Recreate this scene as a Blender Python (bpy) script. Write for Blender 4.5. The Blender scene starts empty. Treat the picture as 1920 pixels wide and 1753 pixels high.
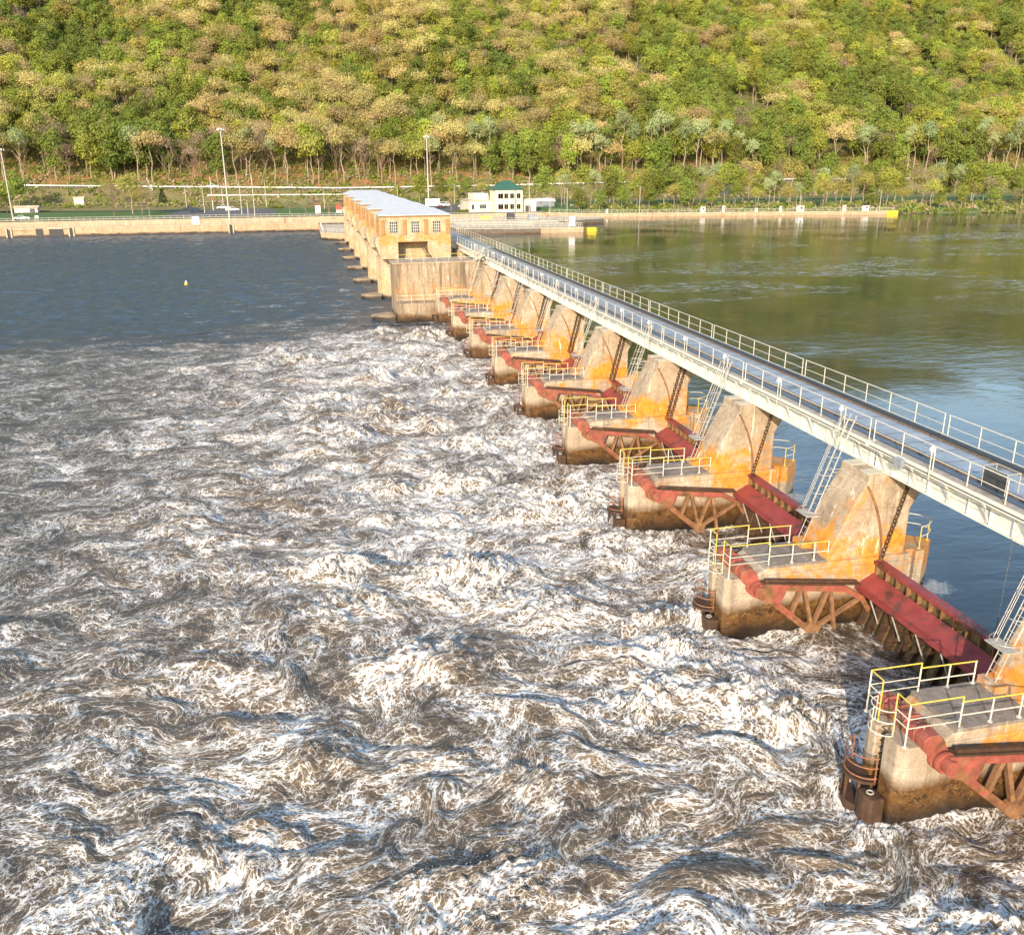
import bpy, math, random
import numpy as np
from mathutils import Vector, Matrix
random.seed(7); RNG = np.random.default_rng(11)
SC = bpy.context.scene; COL = SC.collection
PI = math.pi

# ------------------------------------------------------------------ camera
F_, TH, YW, RO, CH = 1673.8, .3278, .2232, -.0064, 21.68
cam_d = bpy.data.cameras.new('camera'); cam = bpy.data.objects.new('camera', cam_d); COL.objects.link(cam)
cam_d.sensor_fit = 'HORIZONTAL'; cam_d.sensor_width = 36; cam_d.lens = F_ / 1920 * 36
cam_d.clip_start = .5; cam_d.clip_end = 6000
fwd = Vector((math.sin(YW) * math.cos(TH), math.cos(YW) * math.cos(TH), -math.sin(TH)))
rgt = Vector((math.cos(YW), -math.sin(YW), 0)); up = rgt.cross(fwd)
xr = rgt * math.cos(RO) + up * math.sin(RO); yu = -rgt * math.sin(RO) + up * math.cos(RO)
cam.matrix_world = Matrix(((xr.x, yu.x, -fwd.x, 0), (xr.y, yu.y, -fwd.y, 0), (xr.z, yu.z, -fwd.z, CH), (0, 0, 0, 1)))
SC.camera = cam
# ------------------------------------------------------------------ light
SUNV = Vector((-.45, -.85, .385)).normalized()          # towards the sun
w = bpy.data.worlds.new('World'); SC.world = w; w.use_nodes = True
nt = w.node_tree; bg = nt.nodes['Background']
sky = nt.nodes.new('ShaderNodeTexSky'); sky.sky_type = 'NISHITA'; sky.sun_disc = False
sky.sun_elevation = math.asin(SUNV.z); sky.sun_rotation = math.atan2(SUNV.x, SUNV.y) % (2 * PI)
sky.altitude = 200; sky.air_density = 1.25; sky.dust_density = 1.0
nt.links.new(sky.outputs[0], bg.inputs[0]); bg.inputs[1].default_value = .15
sd = bpy.data.lights.new('sun', 'SUN'); sun = bpy.data.objects.new('sun', sd); COL.objects.link(sun)
sd.energy = 3.1; sd.angle = math.radians(.6); sd.color = (1.0, .83, .62)
sun.rotation_euler = SUNV.to_track_quat('Z', 'Y').to_euler(); sun.location = (0, -60, 80)
SC.view_settings.view_transform = 'Standard'; SC.view_settings.look = 'None'
SC.view_settings.exposure = 1.1; SC.view_settings.gamma = 1
SC.cycles.use_adaptive_sampling = True; SC.cycles.adaptive_threshold = .02
SC.cycles.max_bounces = 4; SC.cycles.diffuse_bounces = 2; SC.cycles.glossy_bounces = 2
SC.cycles.transmission_bounces = 2; SC.cycles.transparent_max_bounces = 4
SC.cycles.caustics_reflective = False; SC.cycles.caustics_refractive = False
SC.cycles.sample_clamp_indirect = 4

# ------------------------------------------------------------------ mesh helpers
class MB:
    def __init__(s): s.v = []; s.f = []
    def add(s, vs, fs):
        n = len(s.v); s.v += [tuple(p) for p in vs]; s.f += [tuple(i + n for i in f) for f in fs]; return s
    def box(s, x0, x1, y0, y1, z0, z1):
        return s.add([(x0,y0,z0),(x1,y0,z0),(x1,y1,z0),(x0,y1,z0),(x0,y0,z1),(x1,y0,z1),(x1,y1,z1),(x0,y1,z1)],
                     [(0,3,2,1),(4,5,6,7),(0,1,5,4),(1,2,6,5),(2,3,7,6),(3,0,4,7)])
    def prism(s, poly, y0, y1):           # polygon in XZ, extruded along Y
        n = len(poly)
        return s.add([(x,y0,z) for x,z in poly] + [(x,y1,z) for x,z in poly],
                     [tuple(range(n)), tuple(range(2*n-1, n-1, -1))] + [(i,i+n,(i+1)%n+n,(i+1)%n) for i in range(n)])
    def prismx(s, poly, x0, x1):          # polygon in YZ, extruded along X
        n = len(poly)
        return s.add([(x0,y,z) for y,z in poly] + [(x1,y,z) for y,z in poly],
                     [tuple(range(n)), tuple(range(2*n-1, n-1, -1))] + [(i,i+n,(i+1)%n+n,(i+1)%n) for i in range(n)])
    def extr(s, poly, z0, z1):            # polygon in XY, extruded along Z
        n = len(poly)
        return s.add([(x,y,z0) for x,y in poly] + [(x,y,z1) for x,y in poly],
                     [tuple(range(n-1,-1,-1)), tuple(range(n, 2*n))] + [(i,(i+1)%n,(i+1)%n+n,i+n) for i in range(n)])
    def cyl(s, p0, p1, r0, r1=None, n=8):
        r1 = r0 if r1 is None else r1
        p0 = Vector(p0); p1 = Vector(p1); d = (p1 - p0).normalized()
        a = d.orthogonal().normalized(); b = d.cross(a)
        vs = []
        for p, r in ((p0, r0), (p1, r1)):
            vs += [p + a*r*math.cos(2*PI*i/n) + b*r*math.sin(2*PI*i/n) for i in range(n)]
        return s.add(vs, [(i,(i+1)%n,(i+1)%n+n,i+n) for i in range(n)] + [tuple(range(n-1,-1,-1)), tuple(range(n,2*n))])
    def tube(s, pts, r, n=6, closed=False):
        pts = [Vector(p) for p in pts]
        seg = list(zip(pts, pts[1:])) + ([(pts[-1], pts[0])] if closed else [])
        for a, b in seg:
            if (b-a).length > 1e-5:
                e = (b-a).normalized()*r*.5
                s.cyl(a-e, b+e, r, n=n)
        return s
    def bar(s, p0, p1, w, h):             # rectangular bar, w across (horizontal), h up
        p0 = Vector(p0); p1 = Vector(p1); d = (p1-p0).normalized()
        side = d.cross(Vector((0,0,1)))
        side = side.normalized() if side.length > 1e-4 else Vector((0,1,0))
        u = side.cross(d)
        vs = [p + side*a*w/2 + u*b*h/2 for p in (p0,p1) for a,b in ((-1,-1),(1,-1),(1,1),(-1,1))]
        return s.add(vs, [(0,1,2,3),(7,6,5,4),(0,4,5,1),(1,5,6,2),(2,6,7,3),(3,7,4,0)])
    def build(s, name, mat, parent=None, org=(0,0,0), smooth=False):
        me = bpy.data.meshes.new(name)
        ox, oy, oz = org
        me.from_pydata([(x-ox, y-oy, z-oz) for x,y,z in s.v], [], s.f); me.update()
        if mat: me.materials.append(mat)
        if smooth: me.polygons.foreach_set('use_smooth', [True]*len(me.polygons))
        o = bpy.data.objects.new(name, me); COL.objects.link(o)
        if parent: o.parent = parent
        else: o.location = org
        return o

def empty(name, loc, label=None, cat=None, group=None):
    o = bpy.data.objects.new(name, None); o.location = loc; COL.objects.link(o); o.empty_display_size = .3
    tag(o, label, cat, group); return o
def tag(o, label=None, cat=None, group=None, kind=None):
    for k, v in (('label',label),('category',cat),('group',group),('kind',kind)):
        if v: o[k] = v
    return o
def kids(o): return [c for c in bpy.data.objects if c.parent == o]
def tree_of(o):
    return (o, [(c, kids(c)) for c in kids(o)])
def dup(tree, loc, rz=None, label=None, scale=None):
    o, ch = tree
    r = o.copy(); COL.objects.link(r); r.location = loc
    if rz is not None: r.rotation_euler = (0,0,rz)
    if scale is not None: r.scale = scale
    if label: r['label'] = label
    for c, gs in ch:
        d = c.copy(); COL.objects.link(d); d.parent = r
        for g in gs:
            e = g.copy(); COL.objects.link(e); e.parent = d
    return r
ORD = ['nearest','second','third','fourth','fifth','sixth','seventh','eighth','ninth','tenth','eleventh','twelfth','thirteenth','fourteenth','fifteenth','sixteenth']
def nth(i): return ORD[i] if i < len(ORD) else '%dth' % (i+1)

# ------------------------------------------------------------------ node helpers
class NT:
    def __init__(s, name):
        s.m = bpy.data.materials.new(name); s.m.use_nodes = True; s.t = s.m.node_tree
        s.p = s.t.nodes['Principled BSDF']; s.out = s.t.nodes['Material Output']
    def n(s, typ, **kw):
        o = s.t.nodes.new('ShaderNode'+typ)
        for k, v in kw.items(): setattr(o, k, v)
        return o
    def l(s, a, b): s.t.links.new(a, b)
    def setin(s, sock, v):
        if hasattr(v, 'is_linked') or isinstance(v, bpy.types.NodeSocket): s.l(v, sock)
        else: sock.default_value = v
    def math(s, op, a, b=0., c=None, clamp=False):
        o = s.n('Math', operation=op); o.use_clamp = clamp
        s.setin(o.inputs[0], a); s.setin(o.inputs[1], b)
        if c is not None: s.setin(o.inputs[2], c)
        return o.outputs[0]
    def mapr(s, v, a, b, c=0., d=1., smooth=False):
        o = s.n('MapRange'); o.clamp = True
        if smooth: o.interpolation_type = 'SMOOTHSTEP'
        s.setin(o.inputs['Value'], v)
        for k, x in zip(('From Min','From Max','To Min','To Max'), (a,b,c,d)): s.setin(o.inputs[k], x)
        return o.outputs[0]
    def noise(s, vec, scale, detail=4., rough=.5, dist=0., typ='FBM'):
        o = s.n('TexNoise'); o.inputs['Scale'].default_value = scale; o.inputs['Detail'].default_value = detail
        o.inputs['Roughness'].default_value = rough; o.inputs['Distortion'].default_value = dist
        if vec is not None: s.l(vec, o.inputs['Vector'])
        return o.outputs['Fac']
    def mix(s, fac, a, b):
        o = s.n('Mix', data_type='RGBA'); s.setin(o.inputs[0], fac)
        for k, x in ((6,a),(7,b)):
            s.setin(o.inputs[k], x if isinstance(x, bpy.types.NodeSocket) else (*x, 1.) if len(x) == 3 else x)
        return o.outputs[2]
    def vmul(s, v, k):
        o = s.n('VectorMath', operation='MULTIPLY'); s.l(v, o.inputs[0]); o.inputs[1].default_value = k; return o.outputs[0]
    def vadd(s, v, u):
        o = s.n('VectorMath', operation='ADD'); s.l(v, o.inputs[0]); s.setin(o.inputs[1], u); return o.outputs[0]
    def pos(s): return s.n('NewGeometry').outputs['Position']
    def sep(s, v):
        o = s.n('SeparateXYZ'); s.l(v, o.inputs[0]); return o.outputs
    def bump(s, h, strength=.3, dist=.05):
        o = s.n('Bump'); o.inputs['Strength'].default_value = strength; o.inputs['Distance'].default_value = dist
        s.l(h, o.inputs['Height']); s.l(o.outputs[0], s.p.inputs['Normal']); return o
    def col(s, c): s.setin(s.p.inputs['Base Color'], c if isinstance(c, bpy.types.NodeSocket) else (*c, 1.))
    def rough(s, r): s.setin(s.p.inputs['Roughness'], r)

def concrete(name, base, dark=.5, thr=.54, xf=0., lichen=0., zl=(2.2, 7.5), wet=1.6, white=0., seams=True, grain=.35):
    m = NT(name); P = m.pos(); x, y, z = m.sep(P)
    n1 = m.noise(P, .45, 6, .62); n2 = m.noise(P, 3.2, 5, .6); n3 = m.noise(P, 16, 3, .6)
    vs = m.vmul(P, (2.2, 2.2, .16)); st = m.noise(vs, 1.0, 6, .65); st = m.math('MAXIMUM', st, m.noise(m.vmul(m.vadd(P,(7,3,0)), (.75,.75,.05)), 1.0, 7, .7))
    b = tuple(base)
    c = m.mix(m.mapr(n1, .35, .68), tuple(v*1.14 for v in b), (b[0]*.74, b[1]*.68, b[2]*.62))
    c = m.mix(m.math('MULTIPLY', m.mapr(n2, .46, .68), .75), c, (b[0]*.62, b[1]*.52, b[2]*.42))
    c = m.mix(m.math('MULTIPLY', m.mapr(st, thr, thr+.15), dark), c, (b[0]*.30, b[1]*.27, b[2]*.25))
    c = m.mix(m.math('MULTIPLY', m.mapr(n3, .50, .68), .5), c, (b[0]*.5, b[1]*.42, b[2]*.34))
    c = m.mix(m.math('MULTIPLY', m.mapr(n3, .46, .34), .35), c, tuple(v*1.35 for v in b))
    if lichen:
        nl = m.noise(m.vadd(P, (13, 5, 2)), .55, 7, .68, .5)
        hz = m.math('MULTIPLY', m.mapr(z, zl[0]-.7, zl[0]+.5), m.mapr(z, zl[1], zl[0]+1.2))
        nl = m.math('SUBTRACT', nl, m.mapr(x, 19.5, 24.5, xf, 0.))
        f = m.math('MULTIPLY', m.mapr(m.math('ADD', nl, m.math('MULTIPLY', hz, .20)), .60, .72), lichen)
        c = m.mix(f, c, m.mix(m.mapr(n2, .35, .65), (.62, .27, .03), (.50, .17, .02)))
    if white:
        nw = m.noise(m.vmul(m.vadd(P, (3, 9, 0)), (1.5, 1.5, .30)), 1.1, 7, .7, .6)
        c = m.mix(m.math('MULTIPLY', m.mapr(nw, .60, .68), white), c, (.74, .68, .58))
    if seams:
        zz = m.math('FRACT', m.math('DIVIDE', z, 1.22)); s1 = m.mapr(m.math('ABSOLUTE', m.math('SUBTRACT', zz, .5)), .48, .5)
        c = m.mix(m.math('MULTIPLY', s1, .4), c, (b[0]*.4, b[1]*.35, b[2]*.3))
    if wet is not None:
        zz = m.math('ADD', z, m.math('MULTIPLY', m.math('SUBTRACT', n1, .5), 1.6))
        zz = m.math('ADD', zz, m.math('MULTIPLY', m.math('SUBTRACT', n2, .5), .5))
        wf = m.mapr(zz, wet+.25, wet-.35)
        vein = m.mapr(m.math('ABSOLUTE', m.math('SUBTRACT', m.noise(m.vmul(P,(1,1,1.6)), 1.3, 6, .6, 1.2), .5)), .012, .002)
        wc = m.mix(m.mapr(n2, .4, .65), (.125, .058, .015), (.042, .020, .009))
        wc = m.mix(m.math('MULTIPLY', vein, .55), wc, (.36, .24, .10))
        c = m.mix(wf, c, wc)
        c = m.mix(m.mapr(zz, .95, .25), c, (.018, .012, .008))
        m.rough(m.mapr(wf, 0, 1, .9, .42))
    else: m.rough(.9)
    m.col(c); h = m.math('ADD', m.math('MULTIPLY', n2, .6), m.math('MULTIPLY', n3, .4))
    m.bump(h, grain, .06); return m.m
def plain(name, c, rough=.6, metal=0., var=.25, scale=6., spot=None, spotc=(0,0,0), bump=.1, rz=None):
    m = NT(name); P = m.pos(); n = m.noise(P, scale, 5, .6)
    cc = m.mix(m.mapr(n, .3, .7), tuple(v*(1+var*.5) for v in c), tuple(v*(1-var) for v in c))
    if spot:
        n2 = m.noise(P, scale*.55, 7, .7, .4); f = m.mapr(n2, spot, spot+.07)
        if rz is not None:
            z = m.sep(P)[2]; f = m.mapr(m.math('ADD', n2, m.mapr(z, rz[0], rz[1], rz[2], 0.)), spot, spot+.07)
        cc = m.mix(f, cc, m.mix(m.mapr(n, .35, .65), spotc, tuple(v*.45 for v in spotc)))
    m.col(cc); m.rough(rough); m.p.inputs['Metallic'].default_value = metal
    if bump: m.bump(n, bump, .02)
    return m.m

M = {}
M['pier'] = concrete('pier_concrete', (.44,.375,.295), dark=.75, lichen=.95, zl=(2.4,3.9), wet=1.8, white=.7, grain=.6, xf=.17)
M['tower'] = concrete('tower_concrete', (.43,.355,.265), dark=.75, lichen=1., zl=(3.2,6.0), wet=1.4, white=1.)
M['deckc'] = concrete('deck_concrete', (.25,.22,.195), dark=.5, wet=None, white=.3, seams=False)
M['house'] = concrete('house_concrete', (.50,.40,.27), dark=.5, lichen=.7, zl=(9.0,12.4), wet=None, white=.25)
M['roller'] = concrete('roller_pier_concrete', (.49,.40,.285), dark=.9, lichen=.3, zl=(1,7), wet=.35, white=.4)
M['block'] = concrete('streaked_concrete', (.40,.325,.235), dark=1., thr=.49, lichen=.25, zl=(3,7), wet=1.3, white=.5)
M['ochre'] = plain('ochre_stained_concrete', (.36,.20,.08), .9, 0, .3, 2, .6, (.30,.15,.05), .2)
M['wall'] = concrete('lock_concrete', (.50,.375,.25), dark=.55, lichen=.12, zl=(-3,4), wet=.45, white=.15, seams=False)
M['wallshade'] = concrete('shade_grey_concrete', (.17,.16,.145), dark=.6, wet=2.1, white=.2, seams=False)  # lock concrete with shade put into its colour
M['pale'] = concrete('pale_concrete', (.58,.50,.38), dark=.25, wet=None, seams=False)
M['paint'] = plain('cream_girder_paint', (.70,.69,.62), .45, 0, .10, 2.2, .67, (.42,.26,.12), .05)
M['railw'] = plain('pale_rail_paint', (.58,.55,.46), .5, 0, .12, 5, .66, (.40,.22,.09), 0)
M['raily'] = plain('yellow_rail_paint', (.58,.46,.08), .5, 0, .12, 5, .72, (.42,.26,.06), 0)
M['galv'] = plain('galvanised_steel', (.50,.47,.42), .45, .3, .2, 7, .66, (.30,.16,.07), 0)
M['red'] = plain('red_gate_paint', (.31,.085,.060), .55, 0, .4, 2.6, .50, (.28,.13,.06), .3, (0,2.6,.16))
M['redplate'] = plain('red_walkway_paint', (.27,.050,.048), .5, 0, .3, 1.3, .55, (.15,.06,.055), .15)
M['rust'] = plain('rusty_gate_steel', (.26,.135,.065), .75, .1, .45, 2.4, .56, (.40,.20,.09), .3)
M['skin'] = plain('olive_rust_plate', (.20,.125,.045), .75, .1, .45, 1.6, .52, (.08,.045,.022), .3)
M['rustdark'] = plain('dark_rusty_steel', (.085,.045,.026), .7, .2, .5, 3, .60, (.25,.10,.035), .3)
M['rustpipe'] = plain('rusty_handrail', (.30,.13,.07), .7, .1, .4, 8, .6, (.45,.26,.16), 0)
M['steeldeck'] = plain('blue_grey_deck_plate', (.30,.33,.37), .32, .15, .3, .9, .60, (.15,.14,.14), .08)
M['stripdark'] = plain('dark_deck_strip', (.11,.135,.17), .4, .1, .3, 2, .66, (.22,.19,.15), .05)
M['tan'] = plain('tan_flange_top', (.40,.34,.27), .7, 0, .25, 3, .6, (.25,.17,.11), .05)
M['craner'] = plain('crane_rail_steel', (.22,.16,.11), .6, .4, .4, 9, .55, (.42,.27,.14), .2)
M['black'] = plain('black_tray_and_shade', (.030,.030,.033), .5, .1, .4, 4, .7, (.12,.10,.08), .1)  # cable tray, and the shade panels on the river lock wall
M['roof'] = plain('pale_metal_roof', (.52,.53,.54), .45, .1, .10, .8, .68, (.45,.45,.45), .05)
M['glass'] = plain('window_glass', (.055,.07,.085), .12, 0, .5, 1.5, None, (0,0,0), 0)
M['white'] = plain('white_paint', (.80,.78,.74), .5, 0, .08, 3, .74, (.5,.42,.32), 0)
M['yellow'] = plain('yellow_paint', (.66,.50,.03), .45, 0, .08, 1, .72, (.55,.33,.03), 0)
M['greenroof'] = plain('green_metal_roof', (.045,.13,.085), .45, .1, .12, .5, None, (0,0,0), 0)
M['cream'] = plain('cream_stucco', (.66,.61,.48), .8, 0, .10, .8, .66, (.58,.48,.30), 0)
M['asphalt'] = plain('asphalt', (.115,.11,.115), .85, 0, .2, .5, .66, (.17,.155,.14), 0)
M['green'] = plain('dark_green_board', (.03,.10,.05), .6)
M['redpaint'] = plain('red_sign_paint', (.50,.07,.05), .5, 0, .1)
M['tyre'] = plain('tyre_rubber', (.02,.02,.02), .8)
M['darksteel'] = plain('dark_steel', (.07,.075,.08), .5, .3)
# ------------------------------------------------------------------ tainter gate section of the dam
S = 13.1; Y0 = 21.5
def yn(k): return Y0 + S*k
CH_ = .28
def semi(cx, cy, r, a0, a1, n): return [(cx + r*math.cos(a0+(a1-a0)*i/n), cy + r*math.sin(a0+(a1-a0)*i/n)) for i in range(n+1)]
# -- pier (near face at y=0, far face at y=2.4 in pier space)
OR = (23.0, 1.2, 0)
pier = empty('spillway_pier', OR, 'x', 'dam pier', 'concrete piers of the spillway')
plan = [(18.35,0),(27.75,0),(27.75,.32),(28.1,.32),(28.1,0),(28.55,0),(29.8,1.2),(28.55,2.4),(28.1,2.4),(28.1,2.08),(27.75,2.08),(27.75,2.4)]
plan += [(18.75,2.4),(18.42,2.28),(18.2,2.05),(18.1,1.78),(18.1,1.42),(18.5,1.42),(18.5,.98),(18.1,.98),(18.1,.26)]
b = MB().extr(plan, -3, 3.2)
up1 = [(19.5,3.2),(27.75,3.2),(27.75,3.56),(20.05,3.56)]
b.prism(up1, 0, 2.4)
b.extr([(27.76,.32),(28.1,.32),(28.1,0),(28.55,0),(29.8,1.2),(28.55,2.4),(28.1,2.4),(28.1,2.08),(27.76,2.08)], 3.2, 3.62)
body = b.build('pier_body', M['pier'], pier, OR)
bv = body.modifiers.new('bevel', 'BEVEL'); bv.width = .05; bv.segments = 2; bv.limit_method = 'ANGLE'
MB().prism([(20.05,3.563),(23.25,3.563),(23.25,3.70),(20.1,3.70)], .0, 2.4).build('deck_slab', M['deckc'], pier, OR)
tw = [(23.15,3.565),(23.30,4.0),(23.62,4.75),(24.02,5.65),(24.42,6.5),(24.78,7.15),(24.98,7.42),(24.98,7.8),(29.6,7.8),(29.5,7.45),(28.5,7.25),(27.85,6.7),(27.4,5.95),(27.4,3.565)]
t = MB().prism(tw, .002, 2.398).build('tower', M['tower'], pier, OR)
bv = t.modifiers.new('bevel', 'BEVEL'); bv.width = .07; bv.segments = 2; bv.limit_method = 'ANGLE'
MB().box(22.75,23.3,1.45,2.36,3.702,4.0).build('footing_step', M['tower'], t, OR)
# curved side seal track on both flanks
arc = []
for i in range(15):
    a = math.radians(-2 + 42*i/14); r = 6.55 + .52*(i/14)**1.1
    arc.append((19.5 + r*math.cos(a), 2.75 + r*math.sin(a)))
for yy, nm in ((-.045, 0), (2.40, 1)):
    b = MB()
    poly = [(x+.06, z) for x, z in arc] + [(x-.06, z) for x, z in arc[::-1]]
    for i in range(14):
        q = [arc[i], arc[i+1]]
        b.prism([(q[0][0]-.06,q[0][1]),(q[0][0]+.06,q[0][1]),(q[1][0]+.06,q[1][1]),(q[1][0]-.06,q[1][1])], yy, yy+.045)
    b.build('seal_track', M['rust'], pier, OR)
# red trunnion beam lying across the nose, a hub at each end
b = MB()
b.prism([(18.75,3.205),(19.35,2.55),(19.75,2.9),(19.55,3.45),(19.3,3.72),(18.95,3.72),(18.75,3.55)], -.18, 2.58)
for y_ in (.35, .9, 1.5, 2.05): b.prism([(18.72,3.2),(19.5,3.5),(19.34,3.80),(18.9,3.80),(18.7,3.6)], y_, y_+.06)
tb = b.build('trunnion_beam', M['red'], pier, OR)
bv = tb.modifiers.new('bevel', 'BEVEL'); bv.width = .04; bv.segments = 2; bv.limit_method = 'ANGLE'
b = MB()
for y_ in (.25, .55, 1.1, 1.75, 2.2):
    for dx in (.0, .28): b.cyl((19.0+dx, y_, 3.72), (19.0+dx, y_, 3.80), .045)
b.build('bolt_heads', M['rust'], tb, OR)
# rungs in the slot of the nose
b = MB()
for i in range(11):
    z = .45 + i*.27; b.tube([(18.5,1.02,z),(18.28,1.02,z),(18.28,1.38,z),(18.5,1.38,z)], .016, 5)
b.build('rungs', M['rustdark'], pier, OR)
# steel fender with round top plate, hoops and bollard
b = MB().extr(semi(18.08,1.75,.70,PI/2,3*PI/2,12), -.8, .10).extr(semi(18.08,1.75,.74,PI/2,3*PI/2,12), 1.06, 1.16)
for a in (100,135,180,225,260):
    a = math.radians(a); b.cyl((18.08+.66*math.cos(a),1.75+.66*math.sin(a),.05),(18.08+.66*math.cos(a),1.75+.66*math.sin(a),1.08),.06)
fe = b.build('fender', M['rustdark'], pier, OR)
b = MB()
for z in (1.30, 1.72, 2.12): b.tube([(x,y,z) for x,y in semi(18.08,1.72,.70,PI/2,3*PI/2,14)], .026, 6)
for y_ in (1.04, 2.42): b.cyl((18.04,y_,1.1),(18.04,y_,2.14),.026,n=6)
b.build('fender_rail', M['rustpipe'], fe, OR)
b = MB().extr([(17.55,.42),(18.09,.42),(18.09,1.0),(17.9,1.22),(17.5,1.18),(17.42,.8)], -.9, .92)
bo = b.build('bollard_block', M['rustdark'], pier, OR, False)
bv = bo.modifiers.new('bevel', 'BEVEL'); bv.width = .08; bv.segments = 3
MB().tube([(17.74+.11*math.cos(a), .82+.11*math.sin(a), .96) for a in [2*PI*i/12 for i in range(12)]], .028, 6, True).build('mooring_ring', M['galv'], bo, OR)
# bearing gratings on the tower top
b = MB()
for i in range(9): b.box(25.0+i*.09, 25.05+i*.09, .12, .85, 7.803, 7.85).box(25.0+i*.09, 25.05+i*.09, 1.55, 2.28, 7.803, 7.85)
b.box(25.0,26.0,.30,.34,7.78,7.83).build('grating', M['railw'], pier, OR)
PIER = tree_of(pier)

# -- platform guard rail of a pier
RO_ = (20.8, 1.2, 3.2)
rail = empty('platform_railing', RO_, 'x', 'railing', 'guard rails on the pier platforms')
def side_rail(y, end):
    up_, lo = MB(), MB()
    up_.tube([(18.25,y,4.86),(20.25,y,4.86)], .027); up_.tube([(20.25,y,4.66),(end,y,4.62)], .027)
    up_.cyl((20.25,y,4.62),(20.25,y,4.88),.027)
    for z in (4.28, 3.92): lo.tube([(18.25,y,z),(20.25,y,z)], .019)
    lo.tube([(20.25,y,4.14),(end,y,4.12)], .024)
    for x, z0, z1 in ((18.25,3.2,4.86),(20.25,3.55,4.66)) + tuple((x,3.7,4.64) for x in ((21.45,22.6,end-.03) if end>22.9 else (21.45,end-.03))):
        lo.cyl((x,y,z0),(x,y,z1),.03); lo.cyl((x,y,z0),(x,y,z0+.03),.09)
    return up_, lo
for y_, e_ in ((.12,23.35),(2.28,22.55)):
    a_, b_ = side_rail(y_, e_); a_.build('top_rail', M['raily'], rail, RO_); b_.build('lower_rails', M['railw'], rail, RO_)
for y_, y2 in ((.12,.80),(2.28,1.60)):
    a_ = MB().tube([(18.25,y_,4.86),(18.25,y2,4.86),(18.25,y2,3.2)], .027); a_.build('gate_rail', M['raily'], rail, RO_)
    b_ = MB()
    for z in (4.28,3.92): b_.tube([(18.25,y_,z),(18.25,y2,z)], .024)
    b_.build('lower_rails', M['railw'], rail, RO_)
b = MB()
for z in (3.25, 3.75, 4.2): b.tube([(x,y,z) for x,y in semi(18.2,1.2,.50,PI/2,3*PI/2,12)], .022, 5)
for y_ in (.7,1.2,1.7): b.cyl((18.2-.5*(y_==1.2),y_,3.25),(18.2-.5*(y_==1.2),y_,4.2),.018,n=5)
b.build('safety_hoops', M['railw'], rail, RO_)
RAIL = tree_of(rail)
# -- rail on the upstream nose
NO = (29.0, 1.2, 3.62)
nrail = empty('nose_railing', NO, 'x', 'railing', 'curved rails on the upstream noses')
b = MB()
for z in (4.25, 4.75): b.tube([(28.45,.3,z),(29.0,.5,z),(29.5,.95,z),(29.55,1.25,z),(29.4,1.7,z),(28.95,2.1,z),(28.45,2.2,z)], .026)
b.build('curved_rail', M['railw'], nrail, NO)
for x,y_ in ((28.45,.3),(29.5,1.1),(28.45,2.2)): MB().cyl((x,y_,3.6),(x,y_,4.77),.03).cyl((x,y_,3.62),(x,y_,3.66),.09).build('post', M['raily'], nrail, NO)
NRAIL = tree_of(nrail)
# -- caged ladder up to the bridge
LO = (22.9, 2.0, 3.7)
lad = empty('caged_ladder', LO, 'x', 'ladder', 'caged ladders climbing to the service bridge')
def lx(z): return 22.85 + (z-3.7)*.345
b = MB()
for y_ in (1.74, 2.2): b.tube([(lx(3.7),y_,3.7),(lx(10.2),y_,10.2)], .021)
b.build('stile', M['galv'], lad, LO)
b = MB()
z = 4.0
while z < 10.1: b.cyl((lx(z),1.74,z),(lx(z),2.2,z),.015,n=5); z += .3
b.build('rungs', M['galv'], lad, LO)
b = MB()
for z in (5.55, 6.45, 7.35, 8.25, 9.15, 10.1):
    r = .44 if z > 5.6 else .56
    b.tube([(lx(z)-.05+r*1.25*math.cos(a)*(1 if math.cos(a)<0 else .1), 1.97+r*math.sin(a), z) for a in [PI/2+PI*i/10 for i in range(11)]], .014, 5)
for a in (PI/2+.25, PI/2+.85, PI, PI*1.5-.85, PI*1.5-.25):
    b.tube([(lx(z)-.05+.55*math.cos(a), 1.97+.44*math.sin(a), z) for z in (5.55, 10.1)], .012, 5)
b.build('cage', M['galv'], lad, LO)
b = MB()
for z in (5.2, 6.6, 7.45):
    for y_ in (1.74, 2.2): b.tube([(lx(z),y_,z),(min(24.98,23.2+(z-3.7)*.44+.35),y_,z-.05)], .02, 5)
b.build('bracket', M['galv'], lad, LO)
MB().box(22.75,23.35,1.3,2.35,5.40,5.44).build('landing_grate', M['galv'], lad, LO)
LAD = tree_of(lad)

# -- tainter gate (y=0 at far face of one pier, y=LG at near face of the next)
LG = S - 2.4; GO = (25.6, LG/2, 0)
def skx(z, r=6.55): return 19.5 + math.sqrt(max(.01, r*r - (z-2.75)**2))
gate = empty('tainter_gate', GO, 'x', 'dam gate', 'red tainter gates between the piers')
zs = [-2.2 + i*(5.55/16) for i in range(17)]
b = MB()
for i in range(16): b.prism([(skx(zs[i]),zs[i]),(skx(zs[i])+.06,zs[i]),(skx(zs[i+1])+.06,zs[i+1]),(skx(zs[i+1]),zs[i+1])], .06, LG-.06)
b.build('skin_plate', M['skin'], gate, GO)
MB().box(25.78,26.24,.05,LG-.05,3.36,3.42).box(25.78,25.82,.05,LG-.05,3.24,3.36).build('top_flange', M['redplate'], gate, GO)
wp = MB().prism([(24.93,2.18),(24.99,2.16),(25.88,2.66),(25.85,2.74),(24.93,2.24)], .04, LG-.04)
wp.prism([(24.90,2.02),(24.96,2.02),(24.96,2.32),(24.90,2.32)], .04, LG-.04)
wp.build('walkway_girder', M['redplate'], gate, GO)
nr = 14
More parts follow.
